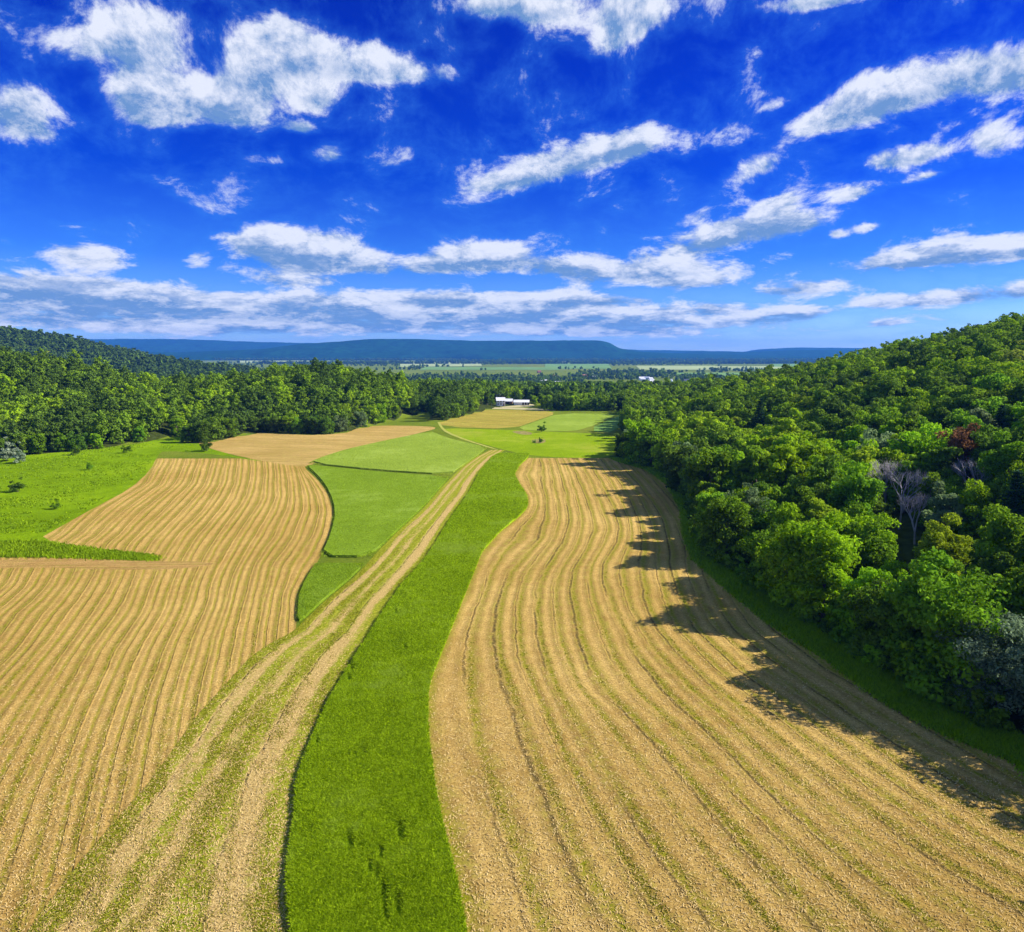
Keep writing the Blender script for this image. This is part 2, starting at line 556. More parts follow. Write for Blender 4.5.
# ------------------------------------------------------------------ sheets on the ground
def poly_sheet(name, pts, mat, z=.004, height=0.0, world=False, label=None, cat=None, kind='structure', dens=None):
    """a field: outline given as picture points lying on the level ground (or world points)"""
    w = pts if world else [flat(x, y) for x, y in pts]
    # round the corners off the traced outline
    q = []
    n = len(w)
    for i in range(n):
        a, b = Vector(w[i]), Vector(w[(i + 1) % n])
        q += [a.lerp(b, .25), a.lerp(b, .75)]
    w = [(p.x, p.y) for p in q]
    n = len(w)
    top = z + height
    tri = tessellate_polygon([[Vector((a, b, 0)) for a, b in w]])
    V = [(a, b, top) for a, b in w]
    Fc = [tuple(t) for t in tri]
    # face up
    out = []
    for a, b, c in Fc:
        A, B, C = V[a], V[b], V[c]
        if (B[0] - A[0]) * (C[1] - A[1]) - (B[1] - A[1]) * (C[0] - A[0]) < 0:
            out.append((a, c, b))
        else:
            out.append((a, b, c))
    if height:
        V += [(a, b, 0.0) for a, b in w]
        for i in range(n):
            j = (i + 1) % n
            out += [(i, j, n + j), (i, n + j, n + i)]
    o = link(name, mesh_np(name, V, out, mat))
    return tag(o, kind=kind)


def strip_sheet(name, kf, ks, y0, y1, mat, z=.004, ny=400):
    """sheet between Y0 and Y1 whose columns follow the traced row curves kf(k, Y); U = k, V = metres"""
    Ys = np.exp(np.linspace(math.log(y0), math.log(y1), ny))
    V, uv = [], []
    X = np.stack([kf(k, Ys) for k in ks], 1)
    P = np.stack([X, np.repeat(Ys[:, None], len(ks), 1), np.full_like(X, z)], -1).reshape(-1, 3)
    UV = np.stack([np.repeat(np.array(ks)[None, :], ny, 0), np.repeat(Ys[:, None], len(ks), 1)], -1).reshape(-1, 2)
    o = link(name, mesh_np(name, P, grid_faces(ny, len(ks)), mat, uv=UV))
    return tag(o, kind='structure')


def family(curves, unit):
    """curves: list of (k, function); outside them rows are offset by unit metres"""
    ks = [k for k, f in curves]

    def kf(k, Y):
        if k >= ks[-1]:
            f = curves[-1][1]
            x = f(Y)
            sl = (f(Y + 1.5) - f(Y - 1.5)) / 3
            sl = np.clip(sl, -1.6, 1.6)
            return x + unit * (k - ks[-1]) * np.sqrt(1 + sl * sl)
        for (k0, f0), (k1, f1) in zip(curves, curves[1:]):
            if k0 <= k <= k1:
                t = (k - k0) / (k1 - k0)
                return f0(Y) * (1 - t) + f1(Y) * t
    return kf


# right field of wide rows
A_L = curve([(457, 529), (465, 520), (475, 514), (484, 519), (496, 527), (507, 528), (516, 520), (532, 500), (552, 482), (570, 475), (600, 463), (645, 445), (680, 431), (696, 428), (735, 428), (758, 431), (790, 435), (820, 441), (867, 453), (932, 466), (960, 471)])
A_1 = curve([(457, 541), (465, 543), (486, 544), (501, 547), (519, 548), (537, 543), (552, 529), (570, 512), (600, 503), (630, 498), (660, 502), (680, 509), (733, 525), (764, 539), (789, 552), (827, 569), (867, 590), (905, 611), (932, 629), (960, 645)])
A_2 = curve([(457, 556), (465, 559), (480, 564), (498, 568), (519, 572), (543, 566), (567, 549), (588, 540), (612, 538), (648, 544), (686, 556), (727, 578), (774, 609), (814, 637), (867, 675), (914, 712), (932, 726), (960, 748)])
A_3 = curve([(457, 567), (465, 572), (474, 577), (495, 586), (516, 593), (531, 596), (552, 586), (570, 575), (597, 573), (630, 580), (665, 592), (686, 603), (724, 640), (774, 686), (814, 722), (867, 768), (924, 825), (960, 860)])
A_4 = curve([(457, 585), (465, 592), (486, 604), (507, 615), (525, 621), (543, 619), (564, 607), (579, 605), (609, 616), (648, 634), (696, 672), (721, 700), (781, 763), (845, 836), (930, 940), (960, 975)])
A_5 = curve([(457, 600), (465, 607), (480, 619), (498, 631), (519, 641), (546, 645), (570, 643), (600, 648), (630, 660), (675, 703), (693, 725), (734, 773), (794, 849), (845, 921), (908, 1023), (932, 1062), (960, 1100)])
famA = family([(0, A_L), (1, A_1), (2, A_2), (3, A_3), (4, A_4), (5, A_5)], 5.4)
Y_TOP_A = flat(560, 458)[1]
strip_sheet('hay_field', famA, list(np.arange(0, 12.01, .25)), 33, Y_TOP_A, M['hay'], z=.008)

# left field of narrow rows
D_0 = curve([(452, 298), (469, 306), (480, 318), (495, 330), (512, 334), (536, 330), (560, 319), (572, 310), (595, 298), (632, 296), (700, 290), (800, 282), (960, 275)])
D_2 = curve([(452, 290), (469, 296), (495, 301), (510, 301), (538, 289), (564, 270), (597, 262), (635, 254), (655, 252), (700, 246), (800, 235), (960, 222)])
D_5 = curve([(452, 261), (467, 262), (480, 262), (499, 259), (523, 243), (545, 228), (565, 217), (580, 210), (605, 204), (647, 186), (685, 174), (720, 166), (750, 161), (800, 152), (960, 125)])
D_8 = curve([(452, 224), (467, 222), (484, 218), (510, 200), (534, 176), (560, 159), (584, 149), (612, 139), (652, 111), (677, 100), (715, 83), (750, 69), (782, 57), (840, 40), (895, 25), (960, 8)])
D_10 = curve([(452, 198), (463, 196), (484, 188), (499, 172), (523, 147), (545, 125), (585, 107), (602, 97), (640, 70), (677, 43), (707, 22), (742, 0), (800, -34), (960, -120)])


def famD(k, Y):
    cs = [(0, D_0), (2, D_2), (5, D_5), (8, D_8), (10, D_10)]
    if k > 10:
        return D_10(Y) + (D_10(Y) - D_8(Y)) / 2 * (k - 10)
    for (k0, f0), (k1, f1) in zip(cs, cs[1:]):
        if k0 <= k <= k1:
            t = (k - k0) / (k1 - k0)
            return f0(Y) * (1 - t) + f1(Y) * t


Y_SPLIT = flat(100, 560)[1]
strip_sheet('hay_field', famD, list(np.arange(0, 34.01, .5)), 33, flat(250, 461)[1] + 6, M['hay2'], z=.008)
# turning strip across the left field where the rows change direction
poly_sheet('hay_field', [(-10, 560), (60, 559), (150, 561.5), (190, 561), (222, 564), (180, 569), (110, 570), (40, 567), (-10, 569)],
           mat_hay('stubble_headland', light=(.60, .38, .13), dark=(.42, .24, .07), weed_amt=.15, rut=.1, uvmode=False, ang=rad(92), unit=3.0, fine=2.0), z=.012)
# field beyond, running to the left wood
poly_sheet('hay_field', [(194, 441), (205, 435.5), (216, 433), (250, 431.5), (280, 434), (323, 435.5), (349, 430.5), (368, 426), (396, 425.5), (431, 426.5), (437, 428), (428, 431), (381, 442), (343, 452), (313, 464), (306, 467.5), (267, 462), (225, 453), (209, 448)],
           M['hay_far'], z=.016)
# meadow on the left with its tongue
poly_sheet('meadow', [(-600, 570), (-200, 560), (0, 557), (60, 557.5), (100, 559), (150, 561), (160, 559), (156, 555), (100, 549), (37, 540), (60, 527), (94, 508), (130, 489), (150, 471), (158, 455), (164, 450.5),
                      (210, 453.5), (250, 460), (266, 461.5), (240, 457.5), (222, 452), (205, 447), (193, 441), (203, 434), (216, 431), (190, 430), (100, 440), (0, 450), (-300, 455), (-600, 460)],
           M['meadow'], z=.020)

# track of dry and green streaks
C_L = curve([(449, 492), (456, 478), (465, 464), (486, 443), (510, 422), (535, 394), (559, 371), (565, 366), (581, 350), (601, 325), (625, 300), (632, 294), (642, 272), (657, 250), (685, 225), (712, 200), (740, 180), (782, 150), (825, 112), (868, 75), (912, 42), (932, 28), (960, 5)])
B_L = curve([(449, 506), (452, 503), (456, 494), (472, 480), (493, 469), (517, 452), (552, 431), (570, 417), (582, 405), (607, 387), (635, 370), (675, 345), (710, 325), (745, 310), (782, 297), (822, 294), (847, 290), (880, 286), (932, 291), (960, 294)])
famC = family([(0, C_L), (1, B_L)], 1)
strip_sheet('path', famC, list(np.linspace(0, 1, 13)), 33, flat(500, 450)[1], M['track'], z=.024)

# tall green crop strip between track and right field: real height, flattened holes
HOLES = [(400, 834, .9), (350, 846, .8), (381, 856, .7), (370, 870, .8), (378, 876, .6), (384, 896, .8), (398, 908, .9), (386, 916, .8), (365, 754, .6), (352, 669, .9), (349, 679, .9), (406, 650, .7), (396, 614, .9), (317, 744, .7), (374, 838, .35), (362, 820, .3), (356, 802, .25)]
HW = [(*flat(a, b), r) for a, b, r in HOLES]


def crop_h(x, Y):
    n = .36 * np.ones_like(x)
    n += .07 * np.sin(x * 1.3 + np.sin(Y * .35) * 2) * np.sin(Y * .22 + x * .4)
    for a, b, r in HW:
        q = ((x - a) / (r * .5)) ** 2 + ((Y - b + (x - a) * 1.5) / (r * 1.1)) ** 2
        n -= .34 * np.exp(-q ** 1.5)
    return np.maximum(n, .05)


Y_TOP_B = flat(515, 454)[1]
nyB, nkB = 900, 46
YsB = np.exp(np.linspace(math.log(36), math.log(Y_TOP_B), nyB))
kB = np.linspace(0, 1, nkB)
lB, rB = B_L(YsB), np.maximum(A_L(YsB), B_L(YsB) + .1)
XB = lB[:, None] * (1 - kB) + rB[:, None] * kB
YB = np.repeat(YsB[:, None], nkB, 1)
ZB = crop_h(XB, YB)
Pg = np.stack([XB, YB, ZB], -1)
edgeL, edgeR = Pg[:, :1].copy(), Pg[:, -1:].copy()
edgeL[..., 2] = 0.02
edgeR[..., 2] = 0.02
Pg = np.concatenate([edgeL, Pg, edgeR], 1)
fB = grid_faces(nyB, nkB + 2)
hz_ = Pg[..., 2].ravel()[fB].min(1)
inner_face = ((np.arange(len(fB)) % (nkB + 1)) > 0) & ((np.arange(len(fB)) % (nkB + 1)) < nkB)
o = link('crop', mesh_np('crop', Pg.reshape(-1, 3), fB, [M['crop'], M['crop']], attrs={'tone': np.full(Pg.shape[0] * Pg.shape[1], .5)}, smooth=True,
                         fmat=((hz_ < .08) & inner_face).astype(int)))
tag(o, 'tall vivid green crop standing in a long curving strip between the track and the wide stubble', 'crop', kind='stuff')


def blades(name, P, hgt, wid, mat, seed, lean=.35, **tags):
    """one mesh of many separate blades: P (n,3) feet"""
    r = np.random.default_rng(seed)
    n = len(P)
    a = r.uniform(0, 2 * np.pi, n)
    ax = np.stack([np.cos(a), np.sin(a), np.zeros(n)], 1) * (wid * r.uniform(.6, 1.3, n))[:, None]
    b = r.uniform(0, 2 * np.pi, n)
    tip = np.stack([np.cos(b), np.sin(b), np.zeros(n)], 1) * (hgt * lean * r.uniform(.2, 1.4, n))[:, None]
    h = hgt * r.uniform(.65, 1.2, n)
    mid = P + tip * .35
    mid[:, 2] += h * .55
    top = P + tip
    top[:, 2] += h
    V = np.concatenate([P - ax, P + ax, mid + ax * .8, top, mid - ax * .8], 1).reshape(n, 5, 3)
    i = np.arange(n)[:, None] * 5
    me = mesh_np(name, V.reshape(-1, 3), (i + np.arange(5)[None]).reshape(-1, 5), mat, attrs={'tone': np.repeat(r.uniform(0, 1, n), 5)})
    return link(name, me)


def scatter_k(fl, fr, y0, y1, n, power, seed):
    """random points between two edge curves, denser towards the camera"""
    r = np.random.default_rng(seed)
    u = r.uniform(0, 1, n)
    a, b = y0 ** (1 - power), y1 ** (1 - power)
    Y = (a + (b - a) * u) ** (1 / (1 - power))
    l, rr = fl(Y), fr(Y)
    k = r.uniform(0, 1, n)
    return l + (rr - l) * k, Y, k


x_, Y_, k_ = scatter_k(B_L, A_L, 38, Y_TOP_B - .5, 380000, 1.7, 3)
z_ = crop_h(x_, Y_)
keep = z_ > .10
x_, Y_, z_, k_ = x_[keep], Y_[keep], z_[keep], k_[keep]
P_ = np.stack([x_, Y_, z_ - .06], 1)
bl = blades('crop_blades', P_, .20 + .0006 * Y_, .024 + .00040 * Y_, M['crop_blade'], 5, 1.3)
tag(bl, 'upright leaves of the tall vivid green crop in the long curving strip', 'crop', kind='stuff')

# green regrowth tufts along the rows of the near stubble
def row_tufts(name, kf, rows, y0, y1, per, seed, mat, hgt, wid, jit, **tg):
    r = np.random.default_rng(seed)
    Ps = []
    for k in rows:
        a, b = 1 / y1, 1 / y0
        Y = 1 / (a + (b - a) * r.uniform(0, 1, per))
        amp = np.array([mnoise.noise(Vector((k * 3.7, y * .08, seed))) for y in Y])
        amp2 = np.array([mnoise.noise(Vector((k * 9.1 + 5, y * .9, seed))) for y in Y])
        pr = sstep(-.45, .45, amp + .7 * amp2) * sstep(y1, y0 + 20, Y)
        Y = Y[r.uniform(0, 1, len(Y)) < pr]
        x = kf(k + .5 * 0, Y) + r.normal(0, jit, len(Y))
        Ps.append(np.stack([x, Y, np.full(len(Y), .0)], 1))
    Pp = np.concatenate(Ps)
    ins = (np.abs(Pp[:, 0]) < Pp[:, 1] * .9 + 5)
    o = blades(name, Pp[ins], hgt * np.ones(ins.sum()), (wid + .0004 * Pp[ins][:, 1]), mat, seed, .7)
    return tag(o, kind='stuff', **tg)


M['weed_blade'] = mat_green('regrowth_blades', (.26, .25, .015), (.44, .42, .035), None, sc=(.08, .7, 3.0), tone=True, trans=.3)
M['straw_blade'] = mat_green('straw_stalks', (.42, .27, .08), (.70, .50, .20), None, sc=(.08, .7, 3.0), tone=True)
row_tufts('weed_tufts', famA, [q / 2 for q in range(1, 18)], 36, 150, 4200, 21, M['weed_blade'], .11, .018, .30,
          label='low yellow green regrowth in broken lines between the wide stubble rows', cat='weeds')
row_tufts('weed_tufts', famD, list(range(2, 20)), 36, 140, 2600, 22, M['weed_blade'], .11, .018, .22,
          label='low olive green regrowth in broken lines between the narrow stubble rows', cat='weeds')


def in_range(f0, f1, y0, y1, n, seed):
    x, Y, k = scatter_k(f0, f1, y0, y1, n, 2.3, seed)
    ok = (np.abs(x) < Y * .85 + 3) & (np.random.default_rng(seed + 1).uniform(0, 1, len(Y)) < sstep(y1, y0 + 12, Y))
    return x[ok], Y[ok]


# loose straw lying on the near stubble
def straw(x, Y, seed, hz=.05):
    r = np.random.default_rng(seed)
    n = len(x)
    a = r.uniform(0, np.pi, n)
    L = r.uniform(.035, .10, n) * (1 + Y * .006)
    wdt = (.010 + .00028 * Y)
    dx, dy = np.cos(a) * L, np.sin(a) * L
    nx, ny = -np.sin(a) * wdt, np.cos(a) * wdt
    z0 = r.uniform(.01, hz, n)
    z1 = z0 + r.uniform(-.01, .07, n)
    V = np.stack([np.stack([x - dx - nx, Y - dy - ny, z0], 1), np.stack([x + dx - nx, Y + dy - ny, z1], 1),
                  np.stack([x + dx + nx, Y + dy + ny, z1 + .015], 1), np.stack([x - dx + nx, Y - dy + ny, z0 + .015], 1)], 1)
    V[..., 2] = np.maximum(V[..., 2], .03)
    me = mesh_np('loose_straw', V.reshape(-1, 3), np.arange(n * 4).reshape(-1, 4), M['straw_blade'], attrs={'tone': np.repeat(r.uniform(0, 1, n), 4)})
    return link('loose_straw', me)


xa, ya = in_range(A_L, lambda Y: famA(10, Y), 38, 110, 50000, 31)
tag(straw(xa, ya, 31), 'loose pale straw scattered over the wide stubble rows', 'straw', kind='stuff')
xa, ya = in_range(lambda Y: famD(22, Y), lambda Y: C_L(Y) - .3, 38, 100, 42000, 32)
tag(straw(xa, ya, 32), 'loose golden straw scattered over the narrow stubble rows', 'straw', kind='stuff')
xa, ya = in_range(C_L, B_L, 38, 110, 22000, 33)
tag(straw(xa, ya, 33), 'loose straw lying along the streaked track', 'straw', kind='stuff')
# weeds on the track
r_tr = np.random.default_rng(4)
x_, Y_, k_ = scatter_k(C_L, B_L, 38, 170, 120000, 2.0, 41)
st = np.array([mnoise.noise(Vector((k * 7, y * .05, 2.2))) + .8 * mnoise.noise(Vector((x * .9, y * .35, 7))) for k, x, y in zip(k_, x_, Y_)])
prior = np.interp(k_, [0, .08, .15, .25, .3, .4, .55, .68, .74, .82, .9, 1], [.75, .55, -.3, -.2, .2, -.1, .25, -.3, -.4, -.2, .25, .4])
keep = r_tr.uniform(0, 1, len(st)) < sstep(-.25, .75, st + prior) * sstep(170, 100, Y_)
P_ = np.stack([x_, Y_, np.zeros_like(x_)], 1)[keep]
o = blades('weed_tufts', P_, .13 * np.ones(len(P_)), .018 + .0004 * P_[:, 1], M['weed_blade'], 42, .6)
tag(o, 'ragged green weeds growing in streaks along the dry track', 'weeds', kind='stuff')

# other standing crops, with real height so that their near edges show
SOIL = .004
poly_sheet('crop', [(309, 463.6), (325, 457), (347, 450), (389, 440.5), (431, 432), (440, 436), (455, 441), (487, 448), (477, 456.5), (463, 465.5), (450, 475.2), (380, 471)], M['crop_pale'], z=.03, height=.42)
poly_sheet('crop', [(307, 466.5), (312, 466), (380, 473), (448.5, 478), (442, 486), (421, 510), (393, 535), (369, 557.5), (321, 557.5), (331, 536), (336, 512), (330, 493), (320, 478)], M['crop_mid'], z=.03, height=.42)
poly_sheet('crop', [(316, 565), (364, 565), (349, 580), (324, 600), (300, 623), (297.5, 618), (299, 597), (306, 580)], M['crop_mid'], z=.03, height=.36)
def poly_tufts(pts, n, seed, mat, top, hgt, wid, label):
    r = np.random.default_rng(seed)
    w = [flat(a, b) for a, b in pts]
    xs, ys = [p[0] for p in w], [p[1] for p in w]
    X = r.uniform(min(xs), max(xs), n)
    Yv = r.uniform(min(ys), max(ys), n)
    ins = np.zeros(n, dtype=bool)
    for (x0, y0), (x1, y1) in zip(w, w[1:] + w[:1]):
        cnd = ((y0 > Yv) != (y1 > Yv)) & (X < (x1 - x0) * (Yv - y0) / (y1 - y0 + 1e-9) + x0)
        ins ^= cnd
    X, Yv = X[ins], Yv[ins]
    E = []
    for (x0, y0), (x1, y1) in zip(w, w[1:] + w[:1]):          # ragged rim
        m = int(math.hypot(x1 - x0, y1 - y0) * 9)
        t = r.uniform(0, 1, m)
        E.append(np.stack([x0 + (x1 - x0) * t + r.normal(0, .25, m), y0 + (y1 - y0) * t + r.normal(0, .25, m), np.full(m, top * .5)], 1))
    P = np.concatenate([np.stack([X, Yv, np.full(len(X), top - .05)], 1)] + E)
    tag(blades('crop_blades', P, hgt * np.ones(len(P)), wid * np.ones(len(P)), mat, seed, 1.2), label, 'crop', kind='stuff')


poly_tufts([(309, 463.6), (325, 457), (347, 450), (389, 440.5), (431, 432), (440, 436), (455, 441), (487, 448), (477, 456.5), (463, 465.5), (450, 475.2), (380, 471)], 22000, 61, M['pale_blade'], .45, .16, .12,
           'uneven tops and rim of the pale green crop in the upper wedge')
poly_tufts([(307, 466.5), (312, 466), (380, 473), (448.5, 478), (442, 486), (421, 510), (393, 535), (369, 557.5), (321, 557.5), (331, 536), (336, 512), (330, 493), (320, 478)], 26000, 62, M['mid_blade'], .45, .16, .10,
           'uneven tops and rim of the green crop in the lower wedge')
poly_tufts([(316, 565), (364, 565), (349, 580), (324, 600), (300, 623), (297.5, 618), (299, 597), (306, 580)], 16000, 63, M['mid_blade'], .39, .16, .06,
           'uneven tops and rim of the small green crop corner beside the track')
# far fields before the farm
poly_sheet('hay_field', [(436, 411), (474, 409.5), (540, 410.5), (558, 413), (535, 421), (512, 429), (444, 427), (434, 420)], M['hay_yellow'], z=.03)
poly_sheet('field', [(513, 429.5), (536, 421.5), (559, 413.2), (619, 414), (612, 417), (583, 430), (558, 431.5)], M['crop_pale'], z=.03)
poly_sheet('field', [(622, 415), (614, 417.5), (586, 430.5), (618, 433)], M['pasture_b'], z=.04)
poly_sheet('pasture', [(440, 428), (512, 430), (558, 432), (618, 434.5), (616, 447), (611, 458), (570, 458), (529, 455.5), (503, 449.5), (463, 438.5), (446, 432)], M['pasture'], z=.02)
poly_sheet('path', [(435, 417), (437, 417), (441.5, 426), (448, 432), (468, 440), (500, 450), (494, 449.3), (466, 440.6), (446, 433.0), (440, 427.5)], M['lane'], z=.034)
poly_sheet('path', [(436, 409.3), (470, 407.6), (500, 407.2), (545, 408.6), (560, 411.5), (540, 410.3), (500, 409.0), (474, 409.2)], M['gravel'], z=.05)
poly_sheet('bare_ground', [(512, 431), (528, 431), (534, 434.5), (524, 435), (514, 433)], M['bare'], z=.035)
poly_sheet('bare_ground', [(530, 440), (545, 438.5), (546, 443), (534, 443.5)], M['bare'], z=.035)

# valley fields far off, each draped on the ground
def far_field(pts, mat, dz=.3):
    w = [hit(a, b) for a, b in pts]
    (x0, y0), (x1, y1), (x2, y2), (x3, y3) = w
    V = []
    N, K = 14, 14
    for i in range(N + 1):
        for j in range(K + 1):
            u, v = i / N, j / K
            x = (x0 * (1 - u) + x1 * u) * (1 - v) + (x3 * (1 - u) + x2 * u) * v
            y = (y0 * (1 - u) + y1 * u) * (1 - v) + (y3 * (1 - u) + y2 * u) * v
            V.append((x, y, float(hfun(x, y)) + dz))
    tag(link('field', mesh_np('field', V, grid_faces(N + 1, K + 1), mat)), kind='structure')


FARF = [([(446, 389.5), (498, 388.0), (496, 383.5), (455, 384)], 'far_tan'),
        ([(400, 367), (482, 366), (480, 361.5), (400, 362)], 'far_pale'),
        ([(420, 370), (560, 370), (556, 367.5), (425, 367)], 'far_green'),
        ([(545, 369), (612, 369), (608, 363.5), (545, 363.5)], 'far_green'),
        ([(545, 362.5), (585, 362.5), (575, 360), (545, 360)], 'far_pale'),
        ([(640, 370), (720, 370), (715, 366), (636, 366)], 'far_pale'),
        ([(670, 376), (770, 377), (768, 373), (672, 373)], 'far_green'),
        ([(715, 370), (790, 370), (785, 366.5), (712, 366.5)], 'far_pale'),
        ([(770, 367), (860, 367), (860, 364), (770, 364)], 'far_green'),
        ([(590, 398), (640, 398), (640, 394.5), (600, 394.5)], 'far_green'),
        ([(240, 363), (330, 363), (330, 361), (240, 361)], 'far_pale'),
        ([(640, 363), (700, 363), (700, 361), (640, 361)], 'far_green')]
for i, (p_, m_) in enumerate(FARF):
    far_field(p_, M[m_], .5 + .15 * i)

# verge of tall weeds between stubble and wood
def verge_l(Y):
    return xr(Y) - 1.2


VW_Y = np.array([30, 55, 70, 90, 110, 130, 180, 260, 300, 480])
VW_W = np.array([6.0, 5.5, 5.0, 4.5, 4.0, 2.5, 2.0, 1.5, 6.0, 8.0])


def verge_r(Y):
    return xr(Y) + np.interp(Y, VW_Y, VW_W)


strip_sheet('verge', family([(0, verge_l), (1, verge_r)], 1), [0, .5, 1], 25, 262, M['verge'], z=.040, ny=200)
x_, Y_, k_ = scatter_k(verge_l, verge_r, 40, 255, 90000, 1.9, 8)
k_ = k_ ** .8
P_ = np.stack([x_ + RNG.normal(0, .35, len(x_)), Y_, hfun(x_, Y_)], 1)
hh = .35 + .55 * np.clip(k_ * 1.6, 0, 1)
vb = blades('tall_weeds', P_, hh, .035 + .0005 * Y_, M['verge_blade'], 9, .5)
tag(vb, 'lush green weeds in the verge between the stubble and the wood', 'weeds', kind='stuff')
# meadow tussocks
r_ = np.random.default_rng(77)
mx = r_.uniform(0, 1, 20000)
my = r_.uniform(0, 1, 20000)
Ym = 140 + (300 - 140) * my
Xl = -np.minimum(Ym * .80, 240)
edge = np.interp(Ym, [flat(0, 557)[1], flat(37, 541)[1], flat(94, 509)[1], flat(150, 472)[1], flat(158, 455)[1], 320],
                 [flat(0, 557)[0], flat(37, 541)[0], flat(94, 509)[0], flat(150, 472)[0], flat(158, 455)[0], -140])
Xm = Xl + (edge - 1.5 - Xl) * mx
nn = np.array([mnoise.noise(Vector((a * .06, b * .06, 4))) + .5 * mnoise.noise(Vector((a * .3, b * .3, 8))) for a, b in zip(Xm, Ym)])
ok = (nn > -.05) & (Ym < yl(Xm) + 6) & (Ym > flat(0, 555)[1])
P_ = np.stack([Xm, Ym, hfun(Xm, Ym)], 1)[ok]
M['meadow_blade'] = mat_green('meadow_blades', (.17, .27, .004), (.29, .42, .008), None, sc=(.08, .7, 3.0), tone=True, trans=.25)
tag(blades('meadow_tussocks', P_, .34 * np.ones(len(P_)), .15 * np.ones(len(P_)), M['meadow_blade'], 10, .6),
    'rough green tussocks in the bright meadow below the left wood', 'grass', kind='stuff')
# grass standing along the tongue of meadow
tx = r_.uniform(0, 1, 9000)
ty = r_.uniform(0, 1, 9000)
px = -60 + tx * 218
low = np.interp(px, [-60, 60, 100, 158], [557.5, 557.5, 559, 560.5])
upp = np.interp(px, [-60, 37, 100, 158], [545, 541, 550, 556])
pw = [flat(a, l + (u - l) * t) for a, l, u, t in zip(px, low, upp, ty)]
P_ = np.array([(a, b, 0.02) for a, b in pw]) + r_.normal(0, 1, (len(pw), 3)) * np.array([.5, .5, 0])
tag(blades('meadow_tussocks', P_, (.18 + .40 * (1 - tx ** 3)), .12 * np.ones(len(P_)), M['meadow_blade'], 12, .4),
    'taller green grass on the narrow tongue of meadow reaching into the left stubble', 'grass', kind='stuff')


# ------------------------------------------------------------------ trees
def crown(seed, R, H, base, ncl, per, leaf, flatn=.9, shape='round'):
    r = np.random.default_rng(seed)
    hh = (H - base) / 2
    zc = base + hh
    d = r.normal(size=(ncl * 3, 3))
    d /= np.linalg.norm(d, axis=1)[:, None]
    d = d[d[:, 2] > -.75][:ncl]
    f = r.uniform(.45, .92, len(d)) * (1 + .18 * r.normal(size=len(d)))
    f = np.clip(f, .3, 1.12)
    C = d * f[:, None] * np.array([R, R * r.uniform(.85, 1.1), hh])
    C[:, 2] += zc
    if shape == 'cone':
        t = np.clip((C[:, 2] - base) / (H - base), 0, 1)
        C[:, 0:2] *= ((1.25 - t * 1.15) / .8)[:, None]
    elif shape == 'egg':
        t = np.clip((C[:, 2] - base) / (H - base), 0, 1)
        C[:, 0:2] *= (1.15 - t * .5)[:, None]
    if base < 1:                      # leafy down to the ground
        m = ncl // 3
        an = r.uniform(0, 2 * np.pi, m)
        rd = R * r.uniform(.45, .88, m)
        C = np.concatenate([C, np.stack([np.cos(an) * rd, np.sin(an) * rd, r.uniform(.7, 3.6, m)], 1)])
    rc = R * r.uniform(.20, .36, len(C))
    if shape == 'cone':
        rc *= .6
    wts = rc ** 2
    cnt = np.maximum(8, (wts / wts.sum() * ncl * per)).astype(int)
    idx = np.repeat(np.arange(len(C)), cnt)
    n = len(idx)
    v = r.normal(size=(n, 3))
    v[:, 2] = v[:, 2] * .9 + .25
    v /= np.linalg.norm(v, axis=1)[:, None]
    p = C[idx] + v * (rc[idx] * r.uniform(.62, 1.12, n))[:, None] * np.array([1, 1, .72])
    nr = v * flatn + r.normal(size=(n, 3)) * .55
    nr[:, 2] += .25
    nr /= np.linalg.norm(nr, axis=1)[:, None]
    a = np.cross(nr, r.normal(size=(n, 3)))
    a /= np.linalg.norm(a, axis=1)[:, None]
    b = np.cross(nr, a)
    s = leaf * r.uniform(.6, 1.3, n)
    a *= s[:, None]
    b *= (s * .62)[:, None]
    V = np.stack([p - a, p + b, p + a, p - b], 1)
    V[..., 2] = np.maximum(V[..., 2], .25)
    cl_t = r.uniform(0, 1, len(C))
    tone = np.clip(cl_t[idx] * .55 + r.uniform(0, 1, n) * .45, 0, 1)
    return V.reshape(-1, 3), np.repeat(tone, 4), C


def tube(p0, p1, r0, r1, seg=6):
    p0, p1 = Vector(p0), Vector(p1)
    d = (p1 - p0).normalized()
    a = d.orthogonal().normalized()
    b = d.cross(a)
    V = []
    for p, r in ((p0, r0), (p1, r1)):
        for i in range(seg):
            t = 2 * math.pi * i / seg
            V.append(p + a * (math.cos(t) * r) + b * (math.sin(t) * r))
    Fq = [(i, (i + 1) % seg, seg + (i + 1) % seg, seg + i) for i in range(seg)]
    return V, Fq


def tubes_mesh(name, segs, mat):
    V, Fc = [], []
    for s in segs:
        v, f = tube(*s)
        o = len(V)
        V += [tuple(q) for q in v]
        Fc += [tuple(i + o for i in q) for q in f]
    return mesh_np(name, V, Fc, mat, smooth=True)


